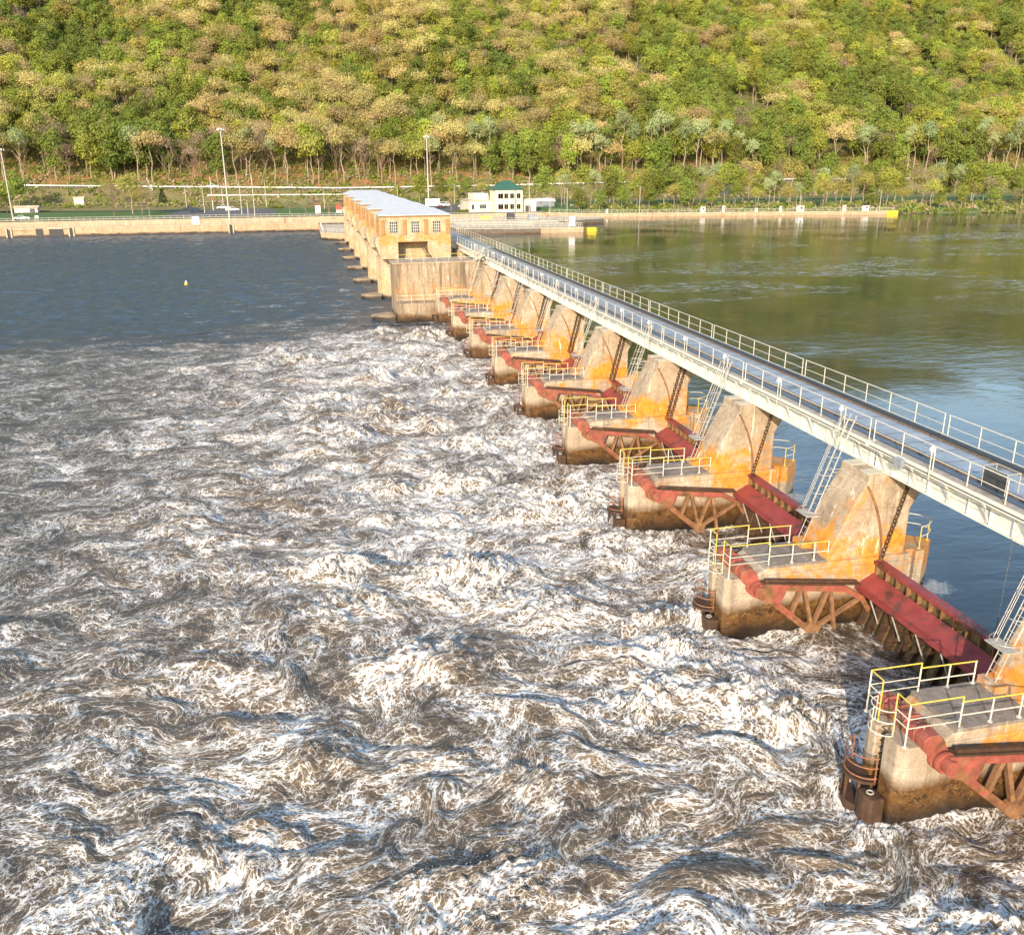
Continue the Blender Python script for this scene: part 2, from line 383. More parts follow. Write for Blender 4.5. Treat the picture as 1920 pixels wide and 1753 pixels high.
for i in range(nr):
    y_ = .25 + (LG-.5)*i/(nr-1)
    b = MB()
    MB().prism([(25.81,2.74),(26.03,2.74),(26.03,3.36),(25.81,3.36)], y_, y_+.05).build('top_rib', M['rust'], gate, GO)
    for j in range(5, 14):
        z0, z1 = zs[j], zs[j+1]
        if z1 > 2.35: break
        b.prism([(skx(z0)-.36,z0),(skx(z0),z0),(skx(z1),z1),(skx(z1)-.36,z1)], y_, y_+.035)
        b.prism([(skx(z0)-.40,z0),(skx(z0)-.36,z0),(skx(z1)-.36,z1),(skx(z1)-.40,z1)], y_-.06, y_+.095)
    b.build('rib', M['rustdark'], gate, GO)
for i in range(6):
    y_ = 1.2 + (LG-2.4)*i/5
    MB().bar((24.95, y_, 2.1), (25.25, y_-.45, .9), .05, .05).build('tie_rod', M['galv'], gate, GO)
MB().prism([(24.6,-.35),(25.1,-.45),(25.15,-.30),(24.6,-.20)], .5, LG-.5).build('lower_girder', M['rustdark'], gate, GO)
for side in (0, 1):
    yc = .42 if side == 0 else LG-.42        # the arm frame stands just off the pier face
    w_ = .30
    def P(x, z): return (x, yc, z)
    b = MB()
    b.bar(P(19.6,2.92), P(24.0,2.36), w_, .30); b.bar(P(23.95,2.38), P(25.0,1.75), w_, .26); b.bar(P(24.95,1.8), P(25.5,1.0), w_, .24)
    arm = b.build('upper_arm', M['red'], gate, GO)
    MB().bar(P(19.7,3.12), P(24.85,2.50), .36, .07).bar(P(19.8,3.22), P(24.7,2.60), .14, .13).build('cable_pipe', M['rustdark'], arm, GO)
    lo = MB().bar(P(19.6,2.70), P(23.9,-1.0), w_, .30).build('lower_arm', M['red'], gate, GO)
    gus = MB().box(19.75,20.45,yc-.17,yc-.155,2.55,3.05) if False else MB().prism([(19.5,2.35),(20.6,1.85),(20.9,2.55),(20.6,3.0),(19.5,3.1)], yc-.17, yc+.17)
    gus.build('gusset', M['red'], lo, GO)
    for (xa,za,xb,zb) in ((21.35,1.25,21.75,2.6),(21.9,2.55,22.5,.5),(22.55,.45,23.2,2.4),(23.3,2.4,23.85,-.3),(22.6,.35,24.9,1.65)):
        MB().bar(P(xa,za), P(xb,zb), .20, .17).build('lacing', M['rust'], lo, GO)
    MB().prism([(22.1,.55),(22.5,.75),(22.95,.45),(22.75,-.05),(22.45,-.1)], yc-.16, yc+.16).build('node_plate', M['rust'], lo, GO)
    h0, h1 = (-.02, .75) if side == 0 else (LG-.75, LG+.02)
    b = MB()
    for r, a0, a1 in ((.42,0,.25),(.34,.25,.45),(.40,.45,.6),(.26,.6,1.0)):
        ya, yb = (h0+(h1-h0)*a0, h0+(h1-h0)*a1) if side == 0 else (h1-(h1-h0)*a0, h1-(h1-h0)*a1)
        b.cyl((19.5,ya,2.75),(19.5,yb,2.75), r, n=20)
    b.build('trunnion_hub', M['red'], gate, GO)
GATE = tree_of(gate)
# -- hoist chain hanging in front of a tower flank
CO = (26.6, -.15, 7.5)
chain = MB(); nl = 19
pa, pb = Vector((27.05,-.16,7.45)), Vector((26.05,-.16,3.45))
for i in range(nl):
    c0 = pa.lerp(pb, i/nl); c1 = pa.lerp(pb, (i+1)/nl); d = (c1-c0); q = Vector((0,1,0)) if i%2 else Vector((1,0,.25)).normalized()
    wv = q*.10; e = d*.12
    chain.tube([c0-e+wv*.4, c0+e+wv, c1-e+wv, c1+e+wv*.4, c1+e-wv*.4, c1-e-wv, c0+e-wv, c0-e-wv*.4], .032, 5, True)
chain = chain.build('hoist_chain', M['rustdark'], None, CO)
tag(chain, 'x', 'chain', 'hoist chains hanging to the gates')

# -- service bridge span (y=0 .. S, from pier centre to pier centre)
BO = (27.7, S/2, 7.8)
span = empty('service_bridge_span', BO, 'x', 'bridge', 'spans of the service bridge')
G = .06
for x0, nm in ((26.0,'near'),(29.2,'far')):
    b = MB().box(x0, x0+.03, G, S-G, 7.86, 8.82).box(x0-.15, x0+.18, G, S-G, 7.80, 7.86).box(x0-.15, x0+.18, G, S-G, 8.82, 8.88)
    g = b.build('girder', M['paint'], span, BO)
    st = MB()
    for i in range(11):
        y_ = .25 + i*(S-.5)/10
        st.box(x0-.13, x0-.002, y_, y_+.02, 7.862, 8.818)
    st.build('stiffeners', M['paint'], g, BO)
b = MB()
b.box(25.55, 25.62, G, S-G, 8.80, 9.07).box(25.55, 26.0, G, S-G, 9.07, 9.10)
b.build('fascia_channel', M['tan'], span, BO).data.materials[0] = M['paint']
MB().box(25.56, 25.98, G, S-G, 9.102, 9.112).build('flange_top', M['tan'], span, BO)
for i in range(6):
    y_ = .9 + i*(S-1.8)/5
    MB().bar((25.60,y_,8.78),(25.96,y_+.02,7.90),.10,.05).box(25.56,25.98,y_-.06,y_+.06,8.76,8.80).build('knee_brace', M['paint'], span, BO)
MB().box(26.0,26.64,G,S-G,8.98,9.08).build('side_strip', M['stripdark'], span, BO)
MB().box(26.72,28.86,G,S-G,8.98,9.10).build('deck_plate', M['steeldeck'], span, BO)
b = MB()
for i in range(9): b.box(26.74,28.84,.75+i*1.45,.78+i*1.45,9.101,9.106)
b.build('deck_joints', M['rustdark'], span, BO)
MB().tube([(25.50,.2,8.93),(25.50,S-.2,8.93)],.022,5).tube([(25.98,.2,9.16),(25.98,S-.2,9.16)],.018,5).build('conduit', M['darksteel'], span, BO)
MB().box(28.94,29.62,G,S-G,8.98,9.06).box(28.98,29.12,G,S-G,9.06,9.20).box(29.2,29.5,G,S-G,9.06,9.16).build('cable_tray', M['black'], span, BO)
for x0 in (26.64, 28.86):
    b = MB().box(x0,x0+.08,G,S-G,8.98,9.18).box(x0-.05,x0+.13,G,S-G,8.98,9.085)
    for i in range(30): b.box(x0-.06,x0+.14,.2+i*.435,.32+i*.435,9.085,9.135)
    b.build('crane_rail', M['craner'], span, BO)
def bridge_rail(x, z0, nb, mat, ht=1.07):
    b = MB(); b.tube([(x,.15,z0+ht),(x,S-.15,z0+ht)], .028); b.tube([(x,.15,z0+.52),(x,S-.15,z0+.52)], .020)
    for i in range(nb+1):
        y_ = .18 + (S-.36)*i/nb; b.cyl((x,y_,z0-.2),(x,y_,z0+ht),.026,n=6)
    return b
bridge_rail(25.66, 9.1, 6, None).build('near_railing', M['railw'], span, BO)
bridge_rail(29.68, 9.06, 6, None).box(29.62,29.74,G,S-G,8.9,9.12).build('far_railing', M['railw'], span, BO)
b = MB()
for i in range(7): b.box(26.05,29.18,.6+i*1.95,.72+i*1.95,8.60,8.96)
b.build('cross_beams', M['paint'], span, BO)
b = MB().box(25.9,26.4,.05,.55,7.802,7.80+.001).box(25.85,26.3,.1,.5,7.70,7.79)
SPAN = tree_of(span)

def spot(k): return ('nearest concrete spillway pier, cut by the right picture edge' if k == 0 else '')
nvis = 9
for k in range(-1, 9):
    y = yn(k)
    who = ('just outside the view, before the nearest one' if k < 0 else 'the %s from the camera' % nth(k))
    if k == 0: who = 'the nearest, at lower right'
    if k == 8: who = 'the last, beside the big square pier'
    def place(T, org, lab, first):
        if first:
            T[0].location = (org[0], org[1]+y, org[2]); T[0]['label'] = lab; return T[0]
        return dup(T, (org[0], org[1]+y, org[2]), label=lab)
    first = (k == -1)
    place(PIER, OR, 'orange stained spillway pier, ' + who, first)
    place(RAIL, RO_, 'yellow topped platform rail, ' + who, first)
    place(NRAIL, NO, 'curved rail on an upstream nose, ' + who, first)
    place(LAD, LO, 'caged ladder on a pier tower, ' + who, first)
    c = chain if first else chain.copy()
    if not first: COL.objects.link(c)
    c.location = (CO[0], CO[1]+y, CO[2]); c['label'] = 'rusty hoist chain on a tower, ' + who
    if k < 8:
        yg = y + 2.4
        place(GATE, (GO[0], GO[1]+2.4, GO[2]), 'red tainter gate, ' + ('the nearest, only its far arm seen' if k < 0 else 'bay %d counted from the camera' % (k+2)), first)
    place(SPAN, (BO[0], BO[1]+1.2, BO[2]), 'cream bridge span starting at pier ' + who, first)
# extra chain strand on the farther piers
for k in range(3, 9):
    c = chain.copy(); COL.objects.link(c); c.location = (CO[0]-.35, CO[1]+yn(k), CO[2]); c['label'] = 'second chain strand beside the first, on the %s pier' % nth(k)
# floodlights, wrapped lamps and boxes on the bridge edge
fl = empty('floodlight', (25.45,0,9.1), 'x', 'floodlight', 'small floodlights on the bridge rail')
FOR = (25.45,0,9.1)
MB().cyl((25.45,0,8.7),(25.45,0,10.0),.022,n=6).build('post', M['railw'], fl, FOR)
b = MB(); 
for i in range(6): b.cyl((25.45,0,9.95+.05*i),(25.45,0,10.0+.05*i), [.05,.10,.13,.13,.10,.05][i], [.10,.13,.13,.10,.06,.03][i], 10)
b.build('lamp_head', M['white'], fl, FOR, True)
FL = tree_of(fl); first = True
for i, k in enumerate(range(0, 9)):
    for off in (2.35, 8.6):
        y = yn(k) + 1.2 + off
        lab = 'white floodlight on the bridge rail, %s half of the %s span' % ('nearer' if off < 5 else 'farther', nth(k))
        if first: fl.location = (25.45,y,9.1); fl['label'] = lab; first = False
        else: dup(FL, (25.45,y,9.1), label=lab)
jb = empty('junction_box', (25.4,33.3,8.5), 'grey junction box and wire tray hanging on the girder of the nearest span', 'junction box')
MB().box(25.30,25.52,33.0,33.5,8.62,9.05).build('box_body', M['steeldeck'], jb, (25.4,33.3,8.5))
MB().tube([(25.40,33.5,8.7),(25.40,34.6,8.7),(25.45,36.6,8.75)],.02).tube([(25.42,32.9,8.72),(25.42,29.5,8.68),(25.42,27.0,8.72)],.018).build('conduit', M['darksteel'], jb, (25.4,33.3,8.5))
mb_ = empty('mesh_screen_box', (26.5,28.6,9.1), 'dark mesh screened box standing on the bridge deck near the right edge', 'equipment box')
MB().box(26.30,26.34,27.9,29.2,9.12,9.95).build('mesh_panel', M['darksteel'], mb_, (26.5,28.6,9.1))
b = MB()
for y_ in (27.9, 29.2):
    for x in (26.3, 26.9): b.cyl((x,y_,9.1),(x,y_,10.0),.02,n=5)
b.tube([(26.3,27.9,10),(26.9,27.9,10),(26.9,29.2,10),(26.3,29.2,10)],.02,5,True)
b.build('frame', M['galv'], mb_, (26.5,28.6,9.1))
for i, (y, l) in enumerate(((30.9,'first bay'),(26.2,'nearest the right edge'),(43.6,'second bay'))):
    b = MB().tube([(30.05,y,8.9),(30.0,y,1.6)], .016, 5)
    tag(b.build('hanging_rope', M['railw'], None, (30,y,8.9)), 'thin pale rope hanging from the bridge into the blue pool, '+l, 'rope', 'ropes hanging from the bridge')
# stop-log sill below the upstream pool so that both pools end at concrete
tag(MB().box(25.3,28.2,-4,126.3,-4,-.9).build('dam_sill', M['pier']), 'submerged concrete sill below the gates', 'sill')['kind'] = 'structure'

# ------------------------------------------------------------------ roller gate section
RS = 22.7
def roller_pier(j, first):
    y = 131 + RS*j; o = (18, y+2.4, 0)
    e = empty('roller_gate_pier', o, 'x', 'dam pier', 'tall piers of the roller gates')
    yd = 4.8
    b = MB()
    pl = [(y_x, y_y) for y_x, y_y in semi(12.45+2.0, y+2.4, 2.4, 3*PI/2, PI/2, 14)]
    if first: pl = [(12.45,y),(12.45,y+yd)]
    plan = pl + [(24.4,y+yd),(27.2,y+2.4+1.2),(27.2,y+1.2),(24.4,y)]
    top = 8.15 if first else 7.0
    b.extr(plan, -3, top)
    b.build('pier_shaft', M['block' if first else 'roller'], e, o)
    le = MB().extr([(12.5,y+.3),(12.5,y+yd-.3),(10.6,y+3.6),(9.6,y+3.0),(9.1,y+2.2),(9.6,y+1.3),(10.6,y+.7)], -3, .75)
    lo_ = le.build('base_ledge', M['roller'], e, o)
    bv = lo_.modifiers.new('bevel','BEVEL'); bv.width = .12; bv.segments = 2
    return e, y, yd, o
# end pier with the low deck
e, y, yd, o = roller_pier(0, True)
e['label'] = 'big square end pier with dark vertical streaks between gates and houses'
MB().box(12.55,18.35,128.3,130.998,-3,2.85).build('low_deck', M['block'], e, o)
MB().box(18.35,24.2,129.2,130.997,-3,3.3).build('low_deck', M['block'], e, o)
MB().box(12.3,24.5,130.9,135.85,8.152,8.30).build('coping', M['roller'], e, o)
def long_rail(name, pts, ht, sp, mat, label, group=None, mids=(.5,), r=.035, topmat=None, cat='railing'):
    o = pts[0]; b = MB(); t_ = MB()
    for a, c in zip(pts, pts[1:]):
        a = Vector(a); c = Vector(c); L = (c-a).length; n = max(1, round(L/sp))
        t_.tube([a+Vector((0,0,ht)), c+Vector((0,0,ht))], r)
        for m_ in mids: b.tube([a+Vector((0,0,ht*m_)), c+Vector((0,0,ht*m_))], r*.75)
        for i in range(n+1): p = a.lerp(c, i/n); b.cyl(p, p+Vector((0,0,ht)), r*.9, n=5)
    e = empty(name, o, label, cat, group)
    t_.build('top_rail', topmat or mat, e, o); b.build('posts', mat, e, o); return e
long_rail('deck_railing', [(24.2,131.2,8.3),(13.3,131.2,8.3),(13.3,135.4,8.3)], 1.1, 1.8, M['railw'], 'yellow topped railing on the roof of the big end pier', topmat=M['raily'])
long_rail('deck_railing', [(18.2,128.5,2.85),(12.8,128.5,2.85),(12.8,130.8,2.85)], 1.1, 1.8, M['railw'], 'cream railing on the low deck under the big end pier', mids=(.5,))
long_rail('deck_railing', [(18.7,129.3,3.3),(24.2,129.3,3.3)], 1.1, 1.9, M['railw'], 'cream railing behind the last red gate arm', mids=(.5,))
# stair from the bridge to the end pier roof
st = empty('steel_stair', (25.0,131,8.3), 'pale steel stair from the service bridge down to the end pier', 'stair')
b = MB().bar((25.4,128.6,9.3),(24.6,132.2,8.3),.08,.25).bar((26.0,128.8,9.3),(25.2,132.4,8.3),.08,.25)
b.build('stringer', M['railw'], st, (25,131,8.3))
b = MB()
for s_ in (0,.6): b.tube([(25.4+s_,128.6,10.4),(24.6+s_,132.2,9.4),(24.0+s_,133.5,9.4)],.04).tube([(25.4+s_,128.6,9.9),(24.6+s_,132.2,8.9)],.03).cyl((24.6+s_,132.2,8.3),(24.6+s_,132.2,9.4),.03).cyl((25,130.4,9.0),(25,130.4,9.9),.03)
b.build('handrail', M['railw'], st, (25,131,8.3))
b = MB()
for i in range(9): b.box(24.62+.09*i,25.2+.09*i,132.1-.4*i,132.35-.4*i,8.32+.11*i,8.36+.11*i)
b.build('treads', M['galv'], st, (25,131,8.3))
def window(e, o, x0, x1, y, z0, z1, nx, nz, name='window'):
    w_ = MB().box(x0-.06,x1+.06,y-.03,y+.10,z0-.06,z0).box(x0-.06,x1+.06,y-.03,y+.10,z1,z1+.06).box(x0-.06,x0,y-.03,y+.10,z0,z1).box(x1,x1+.06,y-.03,y+.10,z0,z1).build(name, M['railw'], e, o)
    MB().box(x0,x1,y+.04,y+.06,z0,z1).build('pane', M['glass'], w_, o)
    b = MB()
    for i in range(1,nx): x = x0+(x1-x0)*i/nx; b.box(x-.035,x+.035,y-.015,y+.038,z0,z1)
    for i in range(1,nz): z = z0+(z1-z0)*i/nz; b.box(x0,x1,y-.010,y+.036,z-.035,z+.035)
    b.build('glazing_bars', M['railw'], w_, o)
for j in range(1, 7):
    e, y, yd, o = roller_pier(j, False)
    e['label'] = 'tall pier with rounded nose under the %s of the metal roofed gate houses' % ('nearest' if j == 1 else nth(j-1))
    yh0, yh1 = y-2.5, y+4.9; ho = (18, y+1.2, 7)
    h = empty('gate_house', ho, '%s of the pale roofed concrete gate houses on tall piers' % ('nearest' if j == 1 else nth(j-1)), 'gate house', 'gate houses on the roller piers')
    # walls: lower storey with a deep recess, upper storey with pilasters
    b = MB()
    b.box(12.5,15.35,yh0,yh1,6.9,9.6); b.box(20.3,24.1,yh0,yh1,6.9,9.6); b.box(15.35,20.3,yh0+2.9,yh1,6.9,9.6)
    wz0, wz1 = 11.05, 12.80; wins = [(14.15,15.35),(17.7,18.9),(21.25,22.45)]
    b.box(12.5,24.1,yh0,yh1,9.6,wz0); b.box(12.5,24.1,yh0,yh1,wz1,13.75)
    xs = [12.5] + [v for wv in wins for v in wv] + [24.1]
    for i in range(0, len(xs), 2): b.box(xs[i],xs[i+1],yh0,yh1,wz0,wz1)
    for x0,x1 in wins: b.box(x0,x1,yh0+.35,yh1,wz0,wz1)
    wl = b.build('wall', M['house'], h, ho)
    for x0,x1 in wins: window(h, ho, x0, x1, yh0+.12, wz0, wz1, 4, 4)
    b = MB()
    for x in (12.62, 16.25, 19.75, 23.35): b.box(x,x+.62,yh0-.13,yh0,10.7,13.15)
    for yy in (.5, 2.9, 5.6):
        b.box(12.36,12.5,yh0+yy,yh0+yy+.6,10.7,13.15)
    b.box(12.42,24.16,yh0-.07,yh0,13.5,13.76)
    b.build('pilasters', M['ochre'], h, ho)
    b = MB()
    for yy in (1.6, 4.3): b.box(12.47,12.499,yh0+yy,yh0+yy+.75,10.9,12.9)
    b.build('side_window', M['glass'], h, ho)
    # sloping corbel on the downstream side
    MB().prism([(12.5,6.9),(12.5,10.4),(11.9,10.1),(11.75,9.2),(12.2,8.0)], yh0+1.2, yh1-1.6).build('corbel', M['roller'], h, ho)
    rx0, rx1, ry0, ry1 = 12.3, 24.3, yh0-.3, yh1+.3; ym = (ry0+ry1)/2
    r_ = MB(); v = [(rx0,ry0,13.76),(rx1,ry0,13.76),(rx1,ry1,13.76),(rx0,ry1,13.76),(rx0,ry0,13.86),(rx1,ry0,13.86),(rx1,ry1,13.86),(rx0,ry1,13.86),(14.3,ym,14.85),(21.9,ym,14.85)]
    r_.add(v, [(3,2,1,0),(0,1,5,4),(1,2,6,5),(2,3,7,6),(3,0,4,7),(4,5,9,8),(6,7,8,9),(5,6,9),(7,4,8)])
    ro = r_.build('roof', M['roof'], h, ho)
    b = MB()
    for i in range(1, 16):
        x = rx0 + (rx1-rx0)*i/16; xt = min(max(x, 14.3), 21.9); tt = 1 if 14.3 <= x <= 21.9 else ((x-rx0)/(14.3-rx0) if x < 14.3 else (rx1-x)/(rx1-21.9))
        b.bar((x,ry0,13.87),(x,ry0+(ym-ry0)*tt,13.87+.99*tt), .04,.03)
    b.build('seams', M['roof'], ro, ho)
    if j == 1:
        b = MB(); 
        for i in range(14):
            p = Vector((19.0,yh0+.4,9.5)).lerp(Vector((20.5,yh0-.2,7.0)), i/14); q = Vector((19.0,yh0+.4,9.5)).lerp(Vector((20.5,yh0-.2,7.0)), (i+.55)/14)
            b.bar(p+Vector((-.26,0,0)), q+Vector((-.26,0,0)), .2,.2).bar(p+Vector((.26,0,0)), q+Vector((.26,0,0)), .2,.2)
            b.bar(p+Vector((-.2,0,0)), p+Vector((.2,0,0)), .05,.05)
        b.build('rack_chain', M['rustdark'], h, ho)
# roller gates
RG = None
for j in range(0, 6):
    y = 131 + RS*j; o = (19.5, y+4.8+8.95, 1.0)
    if RG is None:
        e = empty('roller_gate', o, 'x', 'dam gate', 'steel roller gates between the tall piers')
        MB().cyl((19.5,y+4.82,1.2),(19.5,y+RS-.02,1.2),1.9,n=24).build('drum', M['rustdark'], e, o)
        MB().box(19.3,19.7,y+4.85,y+RS-.05,-2.5,-.6).build('apron', M['rustdark'], e, o)
        RG = tree_of(e)
    else: e = dup(RG, o)
    e['label'] = 'dark steel roller gate in the bay beyond the %s tall pier' % (nth(j))
# service bridge past the houses
for j in range(0, 6):
    y = 131.0 + RS*j; BO2 = (26.3, y, 8)
    e = empty('service_bridge_span', BO2, 'service bridge span passing beside the %s gate house' % nth(j), 'bridge', 'spans of the service bridge')
    L = RS if j else RS+2
    ya, yb = (y-3.3 if j == 0 else y), y+RS-.1
    MB().box(26.0,26.03,ya,yb,7.86,8.82).box(25.85,26.18,ya,yb,7.8,7.86).box(29.2,29.23,ya,yb,7.86,8.82).box(25.5,25.6,ya,yb,8.8,9.1).build('girder', M['paint'], e, BO2)
    MB().box(25.6,29.6,ya,yb,8.95,9.09).build('deck_plate', M['steeldeck'], e, BO2)
    b = MB(); n = 10
    for x in (25.66, 29.68):
        b.tube([(x,ya,10.15),(x,yb,10.15)],.03); b.tube([(x,ya,9.6),(x,yb,9.6)],.022)
        for i in range(n+1): b.cyl((x,ya+(yb-ya)*i/n,8.95),(x,ya+(yb-ya)*i/n,10.15),.026,n=5)
    b.build('railings', M['railw'], e, BO2)
    if j: MB().box(25.4,29.4,y+.5,y+4.2,-3,7.78).build('support', M['roller'], e, BO2)
# ------------------------------------------------------------------ noise on arrays
_T = np.random.default_rng(5).random((256,256))*2*PI
_GX, _GY = np.cos(_T), np.sin(_T)
def pn(x, y):
    xi = np.floor(x).astype(np.int64); yi = np.floor(y).astype(np.int64); fx = x-xi; fy = y-yi
    u = fx*fx*fx*(fx*(fx*6-15)+10); v = fy*fy*fy*(fy*(fy*6-15)+10)
    def g(i, j, dx, dy): a = (xi+i)&255; b = (yi+j)&255; return _GX[a,b]*dx+_GY[a,b]*dy
    a = g(0,0,fx,fy); b = g(1,0,fx-1,fy); c = g(0,1,fx,fy-1); d = g(1,1,fx-1,fy-1)
    return (a+u*(b-a) + v*((c+u*(d-c))-(a+u*(b-a))))*1.5
def sstep(a, b, x): t = np.clip((x-a)/(b-a), 0, 1); return t*t*(3-2*t)
def grid_mesh(name, X, Y, Z, mat, attrs):
    ny, nx = X.shape; me = bpy.data.meshes.new(name)
    co = np.stack([X,Y,Z], -1).reshape(-1,3).astype(np.float32)
    idx = np.arange(ny*nx).reshape(ny,nx)
    q = np.stack([idx[:-1,:-1],idx[:-1,1:],idx[1:,1:],idx[1:,:-1]],-1).reshape(-1,4)
    me.vertices.add(len(co)); me.vertices.foreach_set('co', co.ravel())
    me.loops.add(q.size); me.loops.foreach_set('vertex_index', q.ravel().astype(np.int32))
    me.polygons.add(len(q)); me.polygons.foreach_set('loop_start', np.arange(0,q.size,4,dtype=np.int32))
    me.polygons.foreach_set('loop_total', np.full(len(q),4,dtype=np.int32))
    me.polygons.foreach_set('use_smooth', np.ones(len(q),dtype=bool))
    me.update(calc_edges=True)
    for k, a in attrs.items():
        if a.ndim == 3:
            at = me.attributes.new(k,'FLOAT_VECTOR','POINT'); at.data.foreach_set('vector', a.reshape(-1).astype(np.float32))
        else:
            at = me.attributes.new(k,'FLOAT','POINT'); at.data.foreach_set('value', a.ravel().astype(np.float32))
    me.materials.append(mat); o = bpy.data.objects.new(name, me); COL.objects.link(o); return o

# ------------------------------------------------------------------ white water below the dam
ND, NX = 1150, 1050
r = np.geomspace(1, (330.+12)/(12.+9), ND); yy = (12.+9)*r - 9 - 3
ss = np.linspace(-1, 1, NX)
def xr_(Y): return np.where(Y < 128.2, 25.55, 20.5)
Yg = np.repeat(yy[:,None], NX, 1)
xl = -(24 + .62*(Yg+4)); xrr = xr_(Yg)
Xg = xl + (xrr-xl)*(ss[None,:]*.5+.5)
# eddies: carry the points back through a swirling flow
wx, wy = Xg.copy(), Yg.copy()
def vel(x, y):
    e = .02; u = 0; v = 0
    for L, A in ((11.,1.35),(4.2,.95),(1.7,.42)):
        p0 = pn(x/L+3.1*L, y/L); px = pn((x+e*L)/L+3.1*L, y/L); py = pn(x/L+3.1*L, (y+e*L)/L)
        u = u + A*(py-p0)/e; v = v - A*(px-p0)/e
    return u, v
near = sstep(138, 105, Yg)
for it in range(7):
    u, v = vel(wx, wy); wx = wx - .12*u; wy = wy - .12*v
mx_, my_ = (Xg+.60*(wx-Xg))*.66 + .10*Yg, Yg+.60*(wy-Yg)-.06*Xg
# turbulence strength: strongest in the jets just below the gates
bay = .5+.5*np.cos((Yg-29.25)/13.1*2*PI)
jet = sstep(-34, 12, Xg)*sstep(134,112,Yg)
bnd = 128 + 9*pn(Xg/22,Yg*0+3.3) - .10*np.clip(-Xg,0,80)
act = sstep(bnd+16, bnd-20, Yg + 5*pn(Xg/6,Yg/6) + 11*pn(Xg/24+2,Yg/3.5) + 5*pn(Xg/9,Yg/1.4))
H = np.zeros_like(Xg); vein = np.zeros_like(Xg); crest = np.zeros_like(Xg)
for L, A, w_, f_ in ((9.,.55,.07,.55),(4.3,.58,.075,.85),(2.0,.28,.085,.85),(.95,.12,.10,.75),(.45,.075,.12,.5)):
    n = pn(mx_/L+7.7*L, my_/L+1.3*L)
    n2 = pn(Xg/L*.8+2.2*L, Yg/L+9.1*L)
    b = np.abs(n)*.75+np.abs(n2)*.35
    H += A*(np.minimum(b,.75)*1.6-.35)
    vein += f_*np.exp(-np.abs(n)/w_)
big = pn(mx_/6+40, my_/6+11); crest = sstep(.16,.52,big+.25*pn(mx_/1.3,my_/1.3))
amp = act*(.32+.52*jet)+.05
boil = np.zeros_like(Xg); br = np.random.default_rng(29)
for i in range(70):
    bx, by = 18-abs(br.normal(0,13)), br.uniform(14,122); R = br.uniform(.8,2.0); a_ = br.uniform(.35,.9)
    j0, j1 = np.searchsorted(yy,[by-4*R,by+4*R]); xs_ = Xg[j0:j1]-bx+.7*pn(Xg[j0:j1]/.9,Yg[j0:j1]/.9); ys_ = Yg[j0:j1]-by+.7*pn(Xg[j0:j1]/.9+9,Yg[j0:j1]/.9)
    d2 = (xs_*.75)**2+ys_**2; gg = np.exp(-d2/(R*R)); H[j0:j1] += a_*gg*(.75+.35*np.abs(pn(Xg[j0:j1]/.45,Yg[j0:j1]/.45)))/np.maximum(amp[j0:j1],.2)
    rim = np.exp(-((np.sqrt(d2)-R*1.15)/(.35*R))**2); boil[j0:j1] = np.maximum(boil[j0:j1], rim*.8+gg*.5*(a_>.6))
H = H*amp
H += act*jet*crest*(.22+.16*np.abs(pn(mx_/1.1,my_/1.1))+.14*np.abs(pn(Xg/.6+3,Yg/.5))+.08*pn(Xg/.23,Yg/.25))
# calm between the pier noses, right under the gates
calm = sstep(20.5,24.0,Xg)*(Yg<130)
H = H*(1-.6*calm) - .05*calm + .02*pn(Xg/1.2,Yg/2.5)
H += .20*(1-act)*(pn(Xg/3.4,Yg/2.2)+.8*pn(Xg/1.9,Yg/1.4))
foam = act*(.55+.27*jet+.14*pn(Xg/14,Yg/14)) + .10*act*(vein-.9) + act*jet*crest*.12
foam = foam*(1-.35*calm) + .16*act*(bay-.5)*sstep(2,17,Xg) + .16*boil
for k in range(-1,9):
    j0, j1 = np.searchsorted(yy,[yn(k)-2.5,yn(k)+5]); xx_ = Xg[j0:j1]; y_ = Yg[j0:j1]
    dx = np.maximum(17.5-xx_,0)+np.maximum(xx_-25,0); dy = np.maximum(yn(k)-y_,0)+np.maximum(y_-yn(k)-2.4,0); d_ = np.hypot(dx,dy)+.35*pn(xx_/.6,y_/.6)
    ring = np.exp(-(np.maximum(d_,0)/.42)**2); foam[j0:j1] += .38*ring; H[j0:j1] += .13*ring*(.5+np.abs(pn(xx_/.35,y_/.35)))
